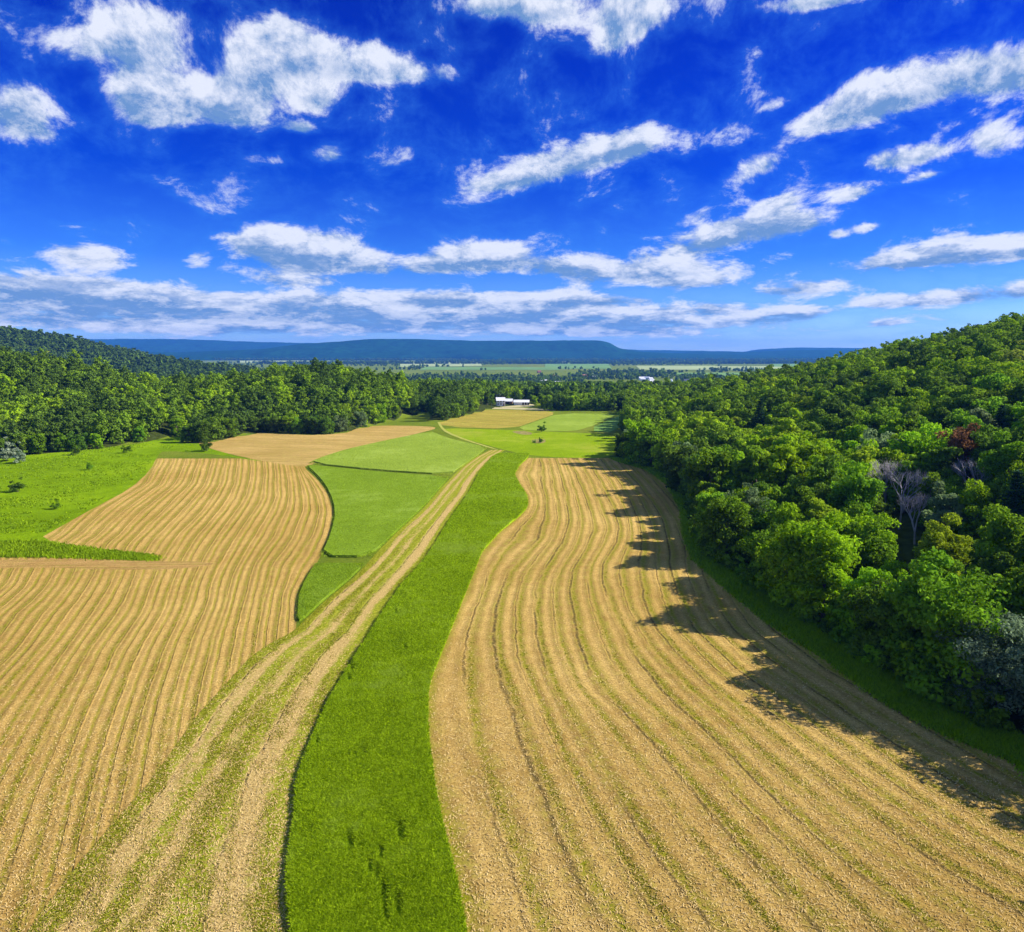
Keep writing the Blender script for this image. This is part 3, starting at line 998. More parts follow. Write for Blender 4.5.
def trunk_segs(seed, H, base, C, r0):
    rnd = random.Random(seed)
    segs, pts = [], []
    p = Vector((0, 0, -.6))
    n = 6
    top = H * .78
    for i in range(n):
        t0, t1 = i / n, (i + 1) / n
        q = Vector((rnd.uniform(-.25, .25) * (i + 1) / n * 2, rnd.uniform(-.25, .25) * (i + 1) / n * 2, -.6 + (top + .6) * t1))
        segs.append((p, q, r0 * (1 - t0 * .82), r0 * (1 - t1 * .82), 7))
        pts.append((p.copy(), q.copy(), r0 * (1 - t0 * .8)))
        p = q
    for c in C[:: max(1, len(C) // 12)]:
        c = Vector(c)
        zz = max(base * .7 + .5, min(c.z * .62, top * .9))
        k = min(n - 1, int((zz + .6) / (top + .6) * n))
        a, b, rr = pts[k]
        s_ = a.lerp(b, .5)
        mid = s_.lerp(c, .5) + Vector((0, 0, .4))
        segs.append((s_, mid, rr * .5, rr * .28, 5))
        segs.append((mid, c, rr * .28, rr * .08, 5))
    return segs


SHAPES = []   # (R, H, base, shape)
for i, (R, H, b, sh) in enumerate([(4.5, 12.5, .6, 'round'), (3.8, 13.5, .9, 'egg'), (4.9, 11.5, .5, 'round'), (3.6, 11.5, .5, 'egg'), (4.2, 14.5, 2.4, 'round'), (3.4, 9.5, .3, 'round')]):
    SHAPES.append((R, H, b, sh, 100 + i))
CROWN, TRUNK = {}, []
for i, (R, H, b, sh, sd) in enumerate(SHAPES):
    for lod, (ncl, per, leaf) in enumerate([(60, 190, .235), (50, 100, .37)]):
        V, tone, C = crown(sd, R, H, b, ncl, per, leaf, shape=sh)
        base_me = mesh_np('crown', V, np.arange(len(V)).reshape(-1, 4), LEAF['mid green'], attrs={'tone': tone})
        for cn, mt in LEAF.items():
            me = base_me.copy()
            me.materials[0] = mt
            CROWN[(i, lod, cn)] = me
        if lod == 0:
            TRUNK.append(tubes_mesh('trunk', trunk_segs(sd, H, b, C, .24 + H * .008), M['bark']))

ordn = ['nearest', 'second', 'third', 'fourth', 'fifth', 'sixth', 'seventh', 'eighth', 'ninth', 'tenth', 'eleventh', 'twelfth', 'thirteenth', 'fourteenth', 'fifteenth',
        'sixteenth', 'seventeenth', 'eighteenth', 'nineteenth', 'twentieth', 'twenty-first', 'twenty-second', 'twenty-third', 'twenty-fourth', 'twenty-fifth',
        'twenty-sixth', 'twenty-seventh', 'twenty-eighth', 'twenty-ninth', 'thirtieth', 'thirty-first', 'thirty-second', 'thirty-third', 'thirty-fourth', 'thirty-fifth',
        'thirty-sixth', 'thirty-seventh', 'thirty-eighth', 'thirty-ninth', 'fortieth', 'forty-first', 'forty-second', 'forty-third', 'forty-fourth', 'forty-fifth',
        'forty-sixth', 'forty-seventh', 'forty-eighth', 'forty-ninth', 'fiftieth']


def own_tree(name, x, Y, label, crown_me, trunk_me, sc=1.0, rz=0.0, cat='tree', group=None, z=None, crown_name='crown', squash=1.0):
    t = empty(name, (x, Y, (float(hfun(x, Y)) if z is None else z) - .1), rz, sc)
    t.scale = (sc, sc, sc * squash)
    tag(t, label, cat, group)
    if trunk_me:
        link('trunk', trunk_me, t)
    if crown_me:
        link(crown_name, crown_me, t)
    return t


specials = []      # places kept free of ordinary trees


def special_xy(px, py, dz, clear=(4.5, 9, 13.5)):
    x, Y = hit(px, py, dz)
    specials.append((x, Y))
    L = math.hypot(x, Y)
    for q in clear:          # a gap in the wood on the downhill side
        specials.append((x - x / L * q * .8, Y - Y / L * q))
    return x, Y


# the yellow-green tree
def single_crown(seed, R, H, base, ncl, per, leaf, mat, shape='round', flatn=.9):
    V, tone, C = crown(seed, R, H, base, ncl, per, leaf, flatn, shape)
    return (mesh_np('crown', V, np.arange(len(V)).reshape(-1, 4), mat, attrs={'tone': tone}),
            tubes_mesh('trunk', trunk_segs(seed, H, base, C, .2 + H * .008), M['bark']))


x, Y = special_xy(820, 528, 8)
c_, t_ = single_crown(301, 3.5, 12.5, 3.0, 44, 150, .24, LEAF['yellow green'], 'egg')
own_tree('broadleaf_tree', x, Y, 'pale yellow-green tree standing out against dark crowns behind the field edge', c_, t_)
x, Y = special_xy(1000, 668, 5.5, ())
c_, t_ = single_crown(302, 4.6, 11.0, .8, 70, 330, .15, LEAF_SILVER)
own_tree('willow', x, Y, 'rounded blue-grey willow with fine leaves beside the shaded near corner of the stubble', c_, t_, 1.0, .4, 'willow')
x, Y = special_xy(944, 512, 8)
c_, t_ = single_crown(303, 2.8, 12.5, 2.5, 44, 130, .24, LEAF['grey green'], 'egg')
own_tree('broadleaf_tree', x, Y, 'slim pale grey-green tree just downhill of the leafless grey tree', c_, t_)
x, Y = special_xy(965, 452, 9, (4, 8, 12, 16))
c_, t_ = single_crown(304, 4.2, 15.0, 6.0, 44, 85, .30, LEAF_RUST)
own_tree('broadleaf_tree', x, Y, 'thin rust-brown tree with withered leaves among green crowns on the slope', c_, t_)
for px_, py_, sd, lb in [(745, 520, 305, 'open airy grey-green tree with a bare pale stem at the field edge'), (1012, 418, 309, None), (845, 432, 308, None)]:
    if lb:
        x, Y = special_xy(px_, py_, 7)
        c_, t_ = single_crown(sd, 3.6, 13.0, 4.5, 46, 95, .24, LEAF['grey green'])
        own_tree('broadleaf_tree', x, Y, lb, c_, t_)


# leafless tree: forked limbs ending in masses of fine twigs
def dead_tree(seed, H):
    rnd = random.Random(seed)
    segs, twigs = [], []

    def grow(p, d, L, r, depth):
        q = p + d * L
        if depth >= 3:
            twigs.append((p, q, r, r * .6, 3))
        else:
            segs.append((p, q, r, r * .7, 6))
        if depth == 6:
            return
        for _ in range(3 if depth < 5 else 2):
            nd = (d + Vector((rnd.uniform(-1, 1), rnd.uniform(-1, 1), rnd.uniform(-.25, .75))) * .62).normalized()
            grow(q, nd, L * rnd.uniform(.66, .86), r * .62, depth + 1)
    grow(Vector((0, 0, -.5)), Vector((.05, 0, 1)), H * .27, .22, 0)
    return tubes_mesh('trunk', segs, M['bark_grey']), tubes_mesh('twigs', twigs, M['bark_grey'])


for i, (px_, py_, H, dz, lb) in enumerate([(903, 482, 13, 9, 'tall leafless grey tree with a haze of fine twigs on the slope'), (888, 474, 11, 8, 'smaller leafless grey tree leaning beside the taller bare one'),
                                           (918, 505, 10, 7, 'short bare grey tree with pale forked limbs below the tall leafless one'),
                                           (975, 470, 11, 8, 'bare pale snag standing under the rust-brown tree')]):
    x, Y = special_xy(px_, py_, dz, (4, 8, 12, 16, 20))
    tr, tw = dead_tree(50 + i, H)
    own_tree('dead_tree', x, Y, lb, tw, tr, 1.0, i * 1.1, 'dead tree', crown_name='twigs')


# conifers
def pine(seed, H, R):
    r = np.random.default_rng(seed)
    Vs, Ts = [], []
    n_w = int(H * 1.5)
    for w in range(n_w):
        t = w / n_w
        z = 1.2 + (H - 1.4) * t
        L = R * (1 - t) ** .8 + .25
        nb = 8
        for b in range(nb):
            a = 2 * np.pi * (b / nb + r.uniform(-.05, .05) + w * .13)
            L_ = L * r.uniform(.75, 1.15)
            m = int(10 + L_ * 16)
            u = r.uniform(.1, 1, m) ** .7
            cx_ = np.cos(a) * u * L_
            cy_ = np.sin(a) * u * L_
            cz_ = z - u * L_ * .22 + .18 * u * u * L_
            p = np.stack([cx_, cy_, cz_], 1) + r.normal(0, .10, (m, 3)) * (1 + (1 - u))[:, None]
            nr = r.normal(size=(m, 3)) * .5 + np.array([0, 0, 1])
            nr /= np.linalg.norm(nr, axis=1)[:, None]
            aa = np.cross(nr, r.normal(size=(m, 3)))
            aa /= np.linalg.norm(aa, axis=1)[:, None]
            bb = np.cross(nr, aa)
            s = .28 * r.uniform(.6, 1.3, m)
            Vs.append(np.stack([p - aa * s[:, None], p + bb * (s * .4)[:, None], p + aa * s[:, None], p - bb * (s * .4)[:, None]], 1).reshape(-1, 3))
            Ts.append(np.repeat(r.uniform(0, 1, m), 4))
    V = np.concatenate(Vs)
    return (mesh_np('crown', V, np.arange(len(V)).reshape(-1, 4), LEAF_PINE, attrs={'tone': np.concatenate(Ts)}),
            tubes_mesh('trunk', [((0, 0, -.5), (0, 0, H * .5), .22, .13, 7), ((0, 0, H * .5), (0, 0, H - .2), .13, .03, 7)], M['bark']))


PINES = [pine(61, 15, 3.2), pine(62, 13, 3.6)]
for i, (px_, py_, lb) in enumerate([(1000, 425, 'large dark conifer high on the slope behind the rust-brown tree'), (838, 400, 'dark spreading pine in the middle of the wooded slope'),
                                    (760, 415, 'dark pine above the far bend of the stubble field'), (868, 432, 'blue-green pine just uphill of the leafless trees'),
                                    (1015, 505, 'dark conifer half hidden beside the bright crowns near the picture edge')]):
    x, Y = special_xy(px_, py_, 9)
    own_tree('pine_tree', x, Y, lb, PINES[i % 2][0], PINES[i % 2][1], random.uniform(.85, 1.1), i * .9, 'pine')

# --- all ordinary tree places
rr = random.Random(5)
cands = []


def colour_pick(x, Y, right=True):
    n = mnoise.noise(Vector((x * .035, Y * .035, 2.0))) * .9 + rr.uniform(-.5, .5)
    if right:
        if n < -.40:
            return 'dark green'
        if n < -.33:
            return 'grey green'
        if n < .12:
            return 'mid green'
        if n < .50:
            return 'bright green'
        return 'yellow green' if rr.random() < .22 else 'bright green'
    if n < -.15:
        return 'dark green'
    if n < .36:
        return 'mid green'
    return 'bright green' if rr.random() < .75 else 'grey green'


# edge row of the right wood
Yq = 48.0
edge_r = []
while Yq < 470:
    w = float(np.interp(Yq, VW_Y, VW_W))
    x = float(xr(Yq)) + w + 2.2 + rr.uniform(-.8, 1.4)
    if abs(x) < Yq * .80 + 14:
        edge_r.append((x, Yq))
    Yq += rr.uniform(3.8, 7.6) * (1 if Yq < 150 else 1.15)
# inside the right wood
inner = []
st = 5.8
for iy in range(int(40 / st), int(330 / st)):
    for ix in range(0, 70):
        Yi = iy * st + rr.uniform(-2.2, 2.2)
        xi = float(xr(Yi)) + float(np.interp(Yi, VW_Y, VW_W)) + 7.5 + ix * 6.3 + rr.uniform(-2.3, 2.3) + (iy % 2) * 3.1
        if xi < Yi * .76 + 14 and not any((xi - a) ** 2 + (Yi - b) ** 2 < 13 for a, b in specials):
            inner.append((xi, Yi))
edge_r = [(x, Y) for x, Y in edge_r if not any((x - a) ** 2 + (Y - b) ** 2 < 10 for a, b in specials)]
print('edge', len(edge_r), 'inner', len(inner))
inner.sort(key=lambda p: p[1])

stuff_pts = []      # (x, Y, scale, tint, shape)


def place(x, Y, label, group, cn, cat='tree', low=False, name='broadleaf_tree', sc=None):
    si = rr.randrange(6)
    if low:
        si = rr.choice([0, 2, 3, 5])
    lod = 0 if Y < 135 else 1
    sc = sc or ((rr.choice([.95, 1.1, 1.2, 1.28, 1.36]) if Y < 115 else rr.choice([.8, .95, 1.1, 1.2, 1.28]) if Y < 255 else rr.uniform(.6, .8)) if low and x > 0 else rr.uniform(.65, .9) if low else rr.uniform(.72, 1.22))
    return own_tree(name, x, Y, label, CROWN[(si, lod, cn)], TRUNK[si], sc, rr.uniform(0, 6.28), cat, group)


n_edge = 0
for i, (x, Y) in enumerate(edge_r):
    cn = colour_pick(x, Y)
    if cn == 'yellow green':
        cn = 'bright green'
    if Y < 300 and n_edge < len(ordn):
        place(x, Y, f'{cn} tree, {ordn[n_edge]} along the wide stubble edge from its near end', None, cn, low=True)
        n_edge += 1
    else:
        stuff_pts.append((x, Y, rr.uniform(.6, .8), {'dark green': .15, 'grey green': .3, 'mid green': .45, 'bright green': .75}[cn], rr.randrange(6)))


def stretch(Y):
    return 'near end' if Y < 95 else 'middle' if Y < 150 else 'far half' if Y < 215 else 'far end'


def up(x, Y):
    d = x - float(xr(Y))
    return 'just behind the edge row' if d < 18 else 'low on the slope' if d < 45 else 'high on the slope'


LIM_INNER = 205
TINT = {'dark green': .12, 'grey green': .30, 'mid green': .45, 'bright green': .75, 'yellow green': .92}
for i, (x, Y) in enumerate(inner):
    cn = colour_pick(x, Y)
    if i < LIM_INNER:
        g_ = f'{cn} trees {up(x, Y)} beside the {stretch(Y)} of the wide stubble'
        place(x, Y, f'{cn} tree {up(x, Y)} beside the {stretch(Y)} of wide stubble', g_, cn)
    else:
        stuff_pts.append((x, Y, rr.uniform(.85, 1.15), TINT[cn] + rr.uniform(-.06, .06), rr.randrange(6)))
print('own inner up to Y', inner[min(LIM_INNER, len(inner)) - 1][1])

# left wood front row: own trees
xq = -205.0
n_l = 0
while xq < -45 and n_l < 32:
    Y = float(yl(xq)) + rr.uniform(1.0, 4.0)
    cn = colour_pick(xq, Y, False)
    place(xq, Y, f'{cn} tree, {ordn[n_l] if n_l else "first"} from the meadow in the far wood front row', None, cn, low=True)
    n_l += 1
    xq += rr.uniform(4.3, 6.0)
x_l_end = xq


# --- woods seen as one mass (everything past the nearest trees)
def wood_mass(name, pts, ncl, per, leaf, label, seed, tmpl=6):
    T = []
    for i in range(tmpl):
        R, H, b, sh, sd = SHAPES[i % 6]
        V, tone, C = crown(seed + i, R, H, b, ncl, per, leaf, shape=sh)
        T.append((V, tone))
    Vs, ts, ti = [], [], []
    for (x, Y, sc, tint, k) in pts:
        V, tone = T[k % tmpl]
        a = rr.uniform(0, 6.28)
        c, s = math.cos(a), math.sin(a)
        z = float(hfun(x, Y))
        W = np.empty_like(V)
        W[:, 0] = (V[:, 0] * c - V[:, 1] * s) * sc + x
        W[:, 1] = (V[:, 0] * s + V[:, 1] * c) * sc + Y
        W[:, 2] = V[:, 2] * sc + z - .1
        Vs.append(W)
        ts.append(tone)
        ti.append(np.full(len(V), min(max(tint, 0), 1)))
    V = np.concatenate(Vs)
    o = link(name, mesh_np(name, V, np.arange(len(V)).reshape(-1, 4), LEAF_WOOD, attrs={'tone': np.concatenate(ts), 'tint': np.concatenate(ti)}))
    return tag(o, label, 'wood', kind='stuff')


# the rest of the right wood, out to where its slope turns down
Yi = 331.0
far_r = []
while Yi < 1000:
    stp = 6.5 if Yi < 520 else 9
    xi = float(xr(Yi)) + 6
    while xi < Yi * .76 + 10:
        far_r.append((xi + rr.uniform(-2.5, 2.5), Yi + rr.uniform(-2.5, 2.5)))
        xi += stp
    Yi += stp
mid_r = [p for p in stuff_pts]
fr = [(x, Y, rr.uniform(.8, 1.1) * (1 if Y < 520 else 1.2), TINT[colour_pick(x, Y)] - .06, rr.randrange(6)) for x, Y in far_r]
print('mid', len(mid_r), 'far right', len(fr))
wood_mass('woodland', mid_r, 40, 46, .47, 'mixed green wood covering the middle of the right slope', 500)
wood_mass('woodland', [p for p in fr if p[1] < 560], 30, 28, .66, 'wood over the crest and far shoulder of the right slope', 520)

# the wood goes on beyond the edge of the view
side = []
Yi = 12.0
while Yi < 560:
    xi = max(float(xr(Yi)) + 12, (Yi * .76 + 18 if Yi > 48 else 0))
    while xi < Yi * .76 + 90:
        side.append((xi + rr.uniform(-2.4, 2.4), Yi + rr.uniform(-2.4, 2.4), rr.uniform(.8, 1.15), TINT[colour_pick(xi, Yi)], rr.randrange(6)))
        xi += 7.2
    Yi += 7.0
print('side', len(side))
wood_mass('woodland', side, 28, 26, .70, 'wood carrying on over the right slope towards the camera side', 510)

# left wood
lw = []
Yi = 200.0
while Yi < 620:
    xi = -560.0
    while xi < 10:
        x2, Y2 = xi + rr.uniform(-2.4, 2.4), Yi + rr.uniform(-2.4, 2.4)
        f0 = float(yl(x2))
        inrow = (x2 > x_l_end or x2 < -205)
        if not (-24 < x2 < 24 and Y2 < 540) and Y2 > f0 + (1 if inrow else 5) and abs(x2) < Y2 * .86 + 40 and (Y2 < f0 + 190):
            lw.append((x2, Y2, rr.uniform(.68, 1.0), TINT[colour_pick(x2, Y2, False)] + rr.uniform(-.06, .06), rr.randrange(6)))
        xi += 6.2
    Yi += 6.2
print('left wood', len(lw))
wood_mass('woodland', lw, 30, 36, .54, 'dark green wood covering the knolls beyond the left meadow', 540)

# ridge behind the left wood
rp = []
Yi = 1050.0
while Yi < 1750:
    xi = -1500.0
    while xi < -380:
        x2, Y2 = xi + rr.uniform(-4, 4), Yi + rr.uniform(-4, 4)
        if abs(x2) < Y2 * .76 and float(hfun(x2, Y2)) > -24 and mnoise.noise(Vector((x2 * .012, Y2 * .012, 6))) > -.42:
            rp.append((x2, Y2, rr.uniform(1.0, 1.5), rr.uniform(.0, .22), rr.randrange(6)))
        xi += 12.5
    Yi += 14
print('ridge', len(rp))
wood_mass('woodland', rp, 14, 9, 2.0, 'distant wooded ridge rising behind the left wood', 560)

# valley woods, belts and groves
FP = [[hit(a, b) for a, b in p_] for p_, m_ in FARF]


def in_poly(x, y, P):
    c = False
    for (x0, y0), (x1, y1) in zip(P, P[1:] + P[:1]):
        if (y0 > y) != (y1 > y) and x < (x1 - x0) * (y - y0) / (y1 - y0) + x0:
            c = not c
    return c


vp = []
Yi = 600.0
while Yi < 5200:
    stp = 8.5 + (Yi - 600) * .009
    xi = -Yi * .40
    while xi < Yi * .62:
        x2, Y2 = xi + rr.uniform(-.5, .5) * stp, Yi + rr.uniform(-.5, .5) * stp
        n = mnoise.noise(Vector((x2 * .003, Y2 * .0022, 1.5))) + .35 * mnoise.noise(Vector((x2 * .012, Y2 * .01, 3)))
        lim = -.34 if Y2 < 1400 else (-.12 if Y2 < 2300 else .10)
        if .15 < x2 / Y2 < .36 and 1250 < Y2 < 2500:
            lim = .12
        if n > lim and not any(in_poly(x2, Y2, P) for P in FP):
            vp.append((x2, Y2, rr.uniform(.65, 1.05) * (1 + (Y2 - 600) * .00012), rr.uniform(.0, .55), rr.randrange(6)))
        xi += stp * 1.1
    Yi += stp * 1.5
# long thin belts along the far fields
for a, b, yb in [(-1500, 1900, 4300), (-700, 2300, 5300), (-2500, 3200, 6100)]:
    xi = a
    while xi < b:
        for k in range(3):
            vp.append((xi + rr.uniform(-5, 5), yb + k * 16 + 60 * mnoise.noise(Vector((xi * .002, yb, 0))), rr.uniform(1.1, 1.8), rr.uniform(0, .30), rr.randrange(6)))
        xi += 14
print('valley', len(vp))
wood_mass('woodland', vp, 12, 8, 2.2, 'dark tree belts and woods across the far valley floor', 580)

# the groves behind and beside the farm: nearest trees there, one mass each
gv = []
for (x0p, x1p, yp, rows_, tint) in [(548, 632, 411.0, 7, .35), (437, 486, 406.0, 8, .35), (505, 545, 401.0, 4, .2)]:
    for k in range(rows_):
        Yb = flat(512, yp)[1] + 3 + k * 7.5
        a = ray(x0p, yp)[0] * Yb
        b = ray(x1p, yp)[0] * Yb
        xi = a
        while xi < b:
            gv.append((xi + rr.uniform(-2, 2), Yb + rr.uniform(-2, 2), rr.uniform(.75, 1.1), tint + rr.uniform(-.25, .35), rr.randrange(6)))
            xi += 6.2
print('groves', len(gv))
wood_mass('woodland', gv, 26, 20, .8, 'groves of green trees sheltering the white farm', 600)

# --- shrubs and lone small trees
SH = []
for i in range(4):
    V, tone, C = crown(700 + i, 1.5, 2.3, .1, 16, 60, .20)
    SH.append((V, tone))


def shrub_mesh(i, mat):
    V, tone = SH[i % 4]
    return mesh_np('foliage', V, np.arange(len(V)).reshape(-1, 4), mat, attrs={'tone': tone})


SHM = {'dark green': [shrub_mesh(i, LEAF['dark green']) for i in range(4)], 'bright green': [shrub_mesh(i, LEAF['bright green']) for i in range(4)],
       'mid green': [shrub_mesh(i, LEAF['mid green']) for i in range(4)], 'pale flowering': [shrub_mesh(i, LEAF_FLOWER) for i in range(4)]}
STEM = tubes_mesh('stem', [((0, 0, -.3), (.1, 0, 1.2), .05, .03, 5), ((0, 0, 0), (-.5, .2, 1.1), .04, .02, 5), ((0, 0, 0), (.5, -.3, 1.0), .04, .02, 5)], M['bark'])


def shrub(x, Y, cn, label, group=None, sc=1.0):
    t = empty('shrub', (x, Y, float(hfun(x, Y)) - .05), rr.uniform(0, 6.28), sc)
    tag(t, label, 'shrub', group)
    link('stem', STEM, t)
    link('foliage', rr.choice(SHM[cn]), t)


# edge shrubs in front of the right wood
k = 0
Yq = 52.0
while Yq < 215:
    x = float(xr(Yq)) + float(np.interp(Yq, VW_Y, VW_W)) * rr.uniform(.75, 1.05)
    cn = rr.choice(['bright green', 'mid green', 'mid green', 'dark green'])
    if abs(x) < Yq * .76:
        shrub(x, Yq, cn, f'{cn} verge shrub under the edge trees beside the {stretch(Yq)} of wide stubble', f'{cn} verge shrubs beside the {stretch(Yq)} of the wide stubble', rr.uniform(.9, 1.7))
    Yq += rr.uniform(2.2, 4.6)
for i, (px_, py_, cn, sc, lb) in enumerate([
        (48, 452, 'dark green', .9, 'dark shrub standing furthest up the meadow beside the pale flowering bushes'),
        (76, 455, 'dark green', 1.1, 'dark rounded shrub in the upper meadow near the wood'),
        (18, 492, 'dark green', 1.2, 'narrow dark shrub alone in the middle of the bright meadow'),
        (90, 470, 'mid green', .8, 'small green shrub in the meadow below the upper dark ones'),
        (127, 453, 'mid green', 1.2, 'green shrub near the corner where meadow and stubble meet'),
        (56, 509, 'mid green', .7, 'tiny green shrub low in the meadow near the stubble edge'),
        (207, 451, 'dark green', 1.7, 'dark shrub on the grass strip between the two left stubble fields'),
        (541, 443, 'dark green', .75, 'dark shrub clump beside bare earth in the vivid pasture'),
        (534, 443, 'mid green', .5, 'low scrubby shrub next to the dark clump in the pasture')]):
    x, Y = flat(px_, py_)
    shrub(x, Y, cn, lb, None, sc)
pl = [(0, 459), (7, 461), (14, 457), (4, 453), (20, 463), (-8, 462), (224, 433), (232, 432), (216, 434), (241, 431.5)]
for i, (px_, py_) in enumerate(pl):
    x, Y = flat(px_, py_)
    w_ = 'at the top corner of the bright meadow' if px_ < 100 else 'behind the far left stubble field'
    shrub(x, Y, 'pale flowering', f'pale whitish flowering shrub in the clump {w_}', f'pale flowering shrubs {w_}', rr.uniform(1.1, 1.8))
x, Y = flat(541.5, 432)
shrub(x, Y, 'dark green', 'small lone dark bush standing in the pasture before the farm', None, 1.35)
for i, (px_, py_, sc_, cn, lb) in enumerate([(491, 405.2, .62, 'mid green', 'small green tree shading the left end of the white farmhouse'),
                                             (487, 406.5, .75, 'dark green', 'dark tree beside the lane just left of the farmhouse'),
                                             (534, 403.8, .55, 'bright green', 'small bright tree at the right end of the long farm shed'),
                                             (540, 403.0, .70, 'mid green', 'green tree between the farm shed and the grove')]):
    x, Y = flat(px_, py_)
    own_tree('broadleaf_tree', x, Y, lb, CROWN[(i, 1, cn)], TRUNK[i], sc_, i * 1.3, 'tree')


# ------------------------------------------------------------------ buildings
def box_v(x0, x1, y0, y1, z0, z1):
    V = [(x0, y0, z0), (x1, y0, z0), (x1, y1, z0), (x0, y1, z0), (x0, y0, z1), (x1, y0, z1), (x1, y1, z1), (x0, y1, z1)]
    Fq = [(0, 3, 2, 1), (4, 5, 6, 7), (0, 1, 5, 4), (1, 2, 6, 5), (2, 3, 7, 6), (3, 0, 4, 7)]
    return V, Fq


def part_box(name, par, mat, *b):
    V, Fq = box_v(*b)
    return link(name, mesh_np(name, V, Fq, mat), par)


def gable_walls(par, L, Wd, h, rise, mat):
    """walls with gable ends at +-L/2, ridge along x"""
    a, b = L / 2, Wd / 2
    V = [(-a, -b, 0), (a, -b, 0), (a, b, 0), (-a, b, 0), (-a, -b, h), (a, -b, h), (a, b, h), (-a, b, h), (-a, 0, h + rise), (a, 0, h + rise)]
    me = bpy.data.meshes.new('wall')
    me.from_pydata(V, [], [(0, 1, 5, 4), (2, 3, 7, 6), (1, 2, 6, 9, 5), (3, 0, 4, 8, 7)])
    me.materials.append(mat)
    return link('wall', me, par)


def gable_roof(par, L, Wd, h, rise, mat, ov=.5, th=.18):
    a = L / 2 + ov
    s = rise / (Wd / 2)
    b = Wd / 2 + ov
    V = []
    for x in (-a, a):
        V += [(x, -b, h - ov * s + .02), (x, 0, h + rise + .02), (x, b, h - ov * s + .02), (x, -b, h - ov * s + th + .02), (x, 0, h + rise + th + .04), (x, b, h - ov * s + th + .02)]
    Fq = [(0, 1, 7, 6), (1, 2, 8, 7), (4, 3, 9, 10), (5, 4, 10, 11), (0, 6, 9, 3), (2, 5, 11, 8), (0, 3, 4, 1), (1, 4, 5, 2), (6, 7, 10, 9), (7, 8, 11, 10)]
    return link('roof', mesh_np('roof', V, Fq, mat), par)


def house(name, x, Y, rz, L, Wd, h, rise, wall, roof, label, cat, group=None, wins=(), door=None, chimney=False, z=None):
    t = empty(name, (x, Y, float(hfun(x, Y)) if z is None else z), rz, .85)
    tag(t, label, cat, group)
    gable_walls(t, L, Wd, h, rise, wall)
    rf = gable_roof(t, L, Wd, h, rise, roof)
    for (wx, wz, ww, wh) in wins:
        w = part_box('window', t, M['glass'], wx - ww / 2, wx + ww / 2, -Wd / 2 - .03, -Wd / 2 + .02, wz, wz + wh)
        part_box('sill', w, M['white'], wx - ww / 2 - .1, wx + ww / 2 + .1, -Wd / 2 - .15, -Wd / 2 - .032, wz - .12, wz - .01)
    if door:
        part_box('door', t, door[3], door[0] - door[1] / 2, door[0] + door[1] / 2, -Wd / 2 - .06, -Wd / 2 + .02, 0.02, door[2])
    if chimney:
        part_box('chimney', rf, M['brown'], L * .2, L * .2 + .8, .3, 1.1, h + rise * .5, h + rise + 1.2)
    return t


def at(px, py):
    return flat(px, py)


x, Y = at(500.5, 406.0)
house('farmhouse', x, Y, rad(8), 7.0, 6, 4.6, 2.2, M['white'], M['metal_roof'], 'two-storey white farmhouse at the left end of the farm yard', 'house',
      wins=[(-2.4, .9, 1.0, 1.3), (0, .9, 1.0, 1.3), (-2.4, 3.0, 1.0, 1.2), (0, 3.0, 1.0, 1.2), (2.4, 3.0, 1.0, 1.2)], door=(2.4, 1.1, 2.2, M['brown']), chimney=True)
x, Y = at(508, 404.3)
house('barn', x, Y, rad(-5), 7.5, 7, 2.4, 1.8, M['brown'], M['metal_roof'], 'low brown-walled barn with pale roof between farmhouse and long shed', 'barn', door=(0, 2.6, 2.5, M['dark']))
x, Y = at(521.5, 404.8)
t = house('shed', x, Y, rad(-3), 12.5, 8, 2.4, 1.6, M['white'], M['metal_roof'], 'long white farm shed with bright roof and dark open bays', 'shed')
for bx in (1.6, 3.9, 6.0):
    part_box('door', t, M['dark'], bx - .9, bx + .7, -4.07, -4.0, .02, 2.1)  # dark panels on the wall stand in for the shade of open bays
x, Y = at(498, 403.2)
t = empty('silo', (x, Y, 0))
tag(t, 'pale domed silo rising behind the white farmhouse', 'silo')
seg = 20
V = [(1.6 * math.cos(2 * math.pi * i / seg), 1.6 * math.sin(2 * math.pi * i / seg), z) for z in (0, 6.6) for i in range(seg)]
link('wall', mesh_np('wall', V, [(i, (i + 1) % seg, seg + (i + 1) % seg, seg + i) for i in range(seg)], M['metal_roof'], smooth=True), t)
V = []
for j in range(6):
    a = j / 6 * math.pi / 2
    V += [(1.64 * math.cos(a) * math.cos(2 * math.pi * i / seg), 1.64 * math.cos(a) * math.sin(2 * math.pi * i / seg), 6.6 + 1.2 * math.sin(a)) for i in range(seg)]
Fq = [(j * seg + i, j * seg + (i + 1) % seg, (j + 1) * seg + (i + 1) % seg, (j + 1) * seg + i) for j in range(5) for i in range(seg)]
link('roof', mesh_np('roof', V, Fq, M['metal_roof'], smooth=True), t)
tag(poly_sheet('farm_yard', [(494, 407.5), (530, 407.2), (536, 405), (526, 403.2), (500, 403.8)], M['gravel'], z=.06), kind='structure')
# pale building by the tan field
x, Y = hit(440, 387)
house('barn', x, Y, rad(20), 13, 9, 6, 3.5, M['blue_wall'], M['metal_roof'], 'pale blue barn half hidden by trees beside the tan field', 'barn', door=(0, 3, 3, M['dark']))
x, Y = hit(452, 386)
house('house', x, Y, rad(-15), 12, 8, 4, 2.5, M['white'], M['grey_roof'], 'small white house just beside the pale blue barn', 'house', wins=[(-3, 1, 1.2, 1.4), (3, 1, 1.2, 1.4)], door=(0, 1.1, 2.1, M['brown']))
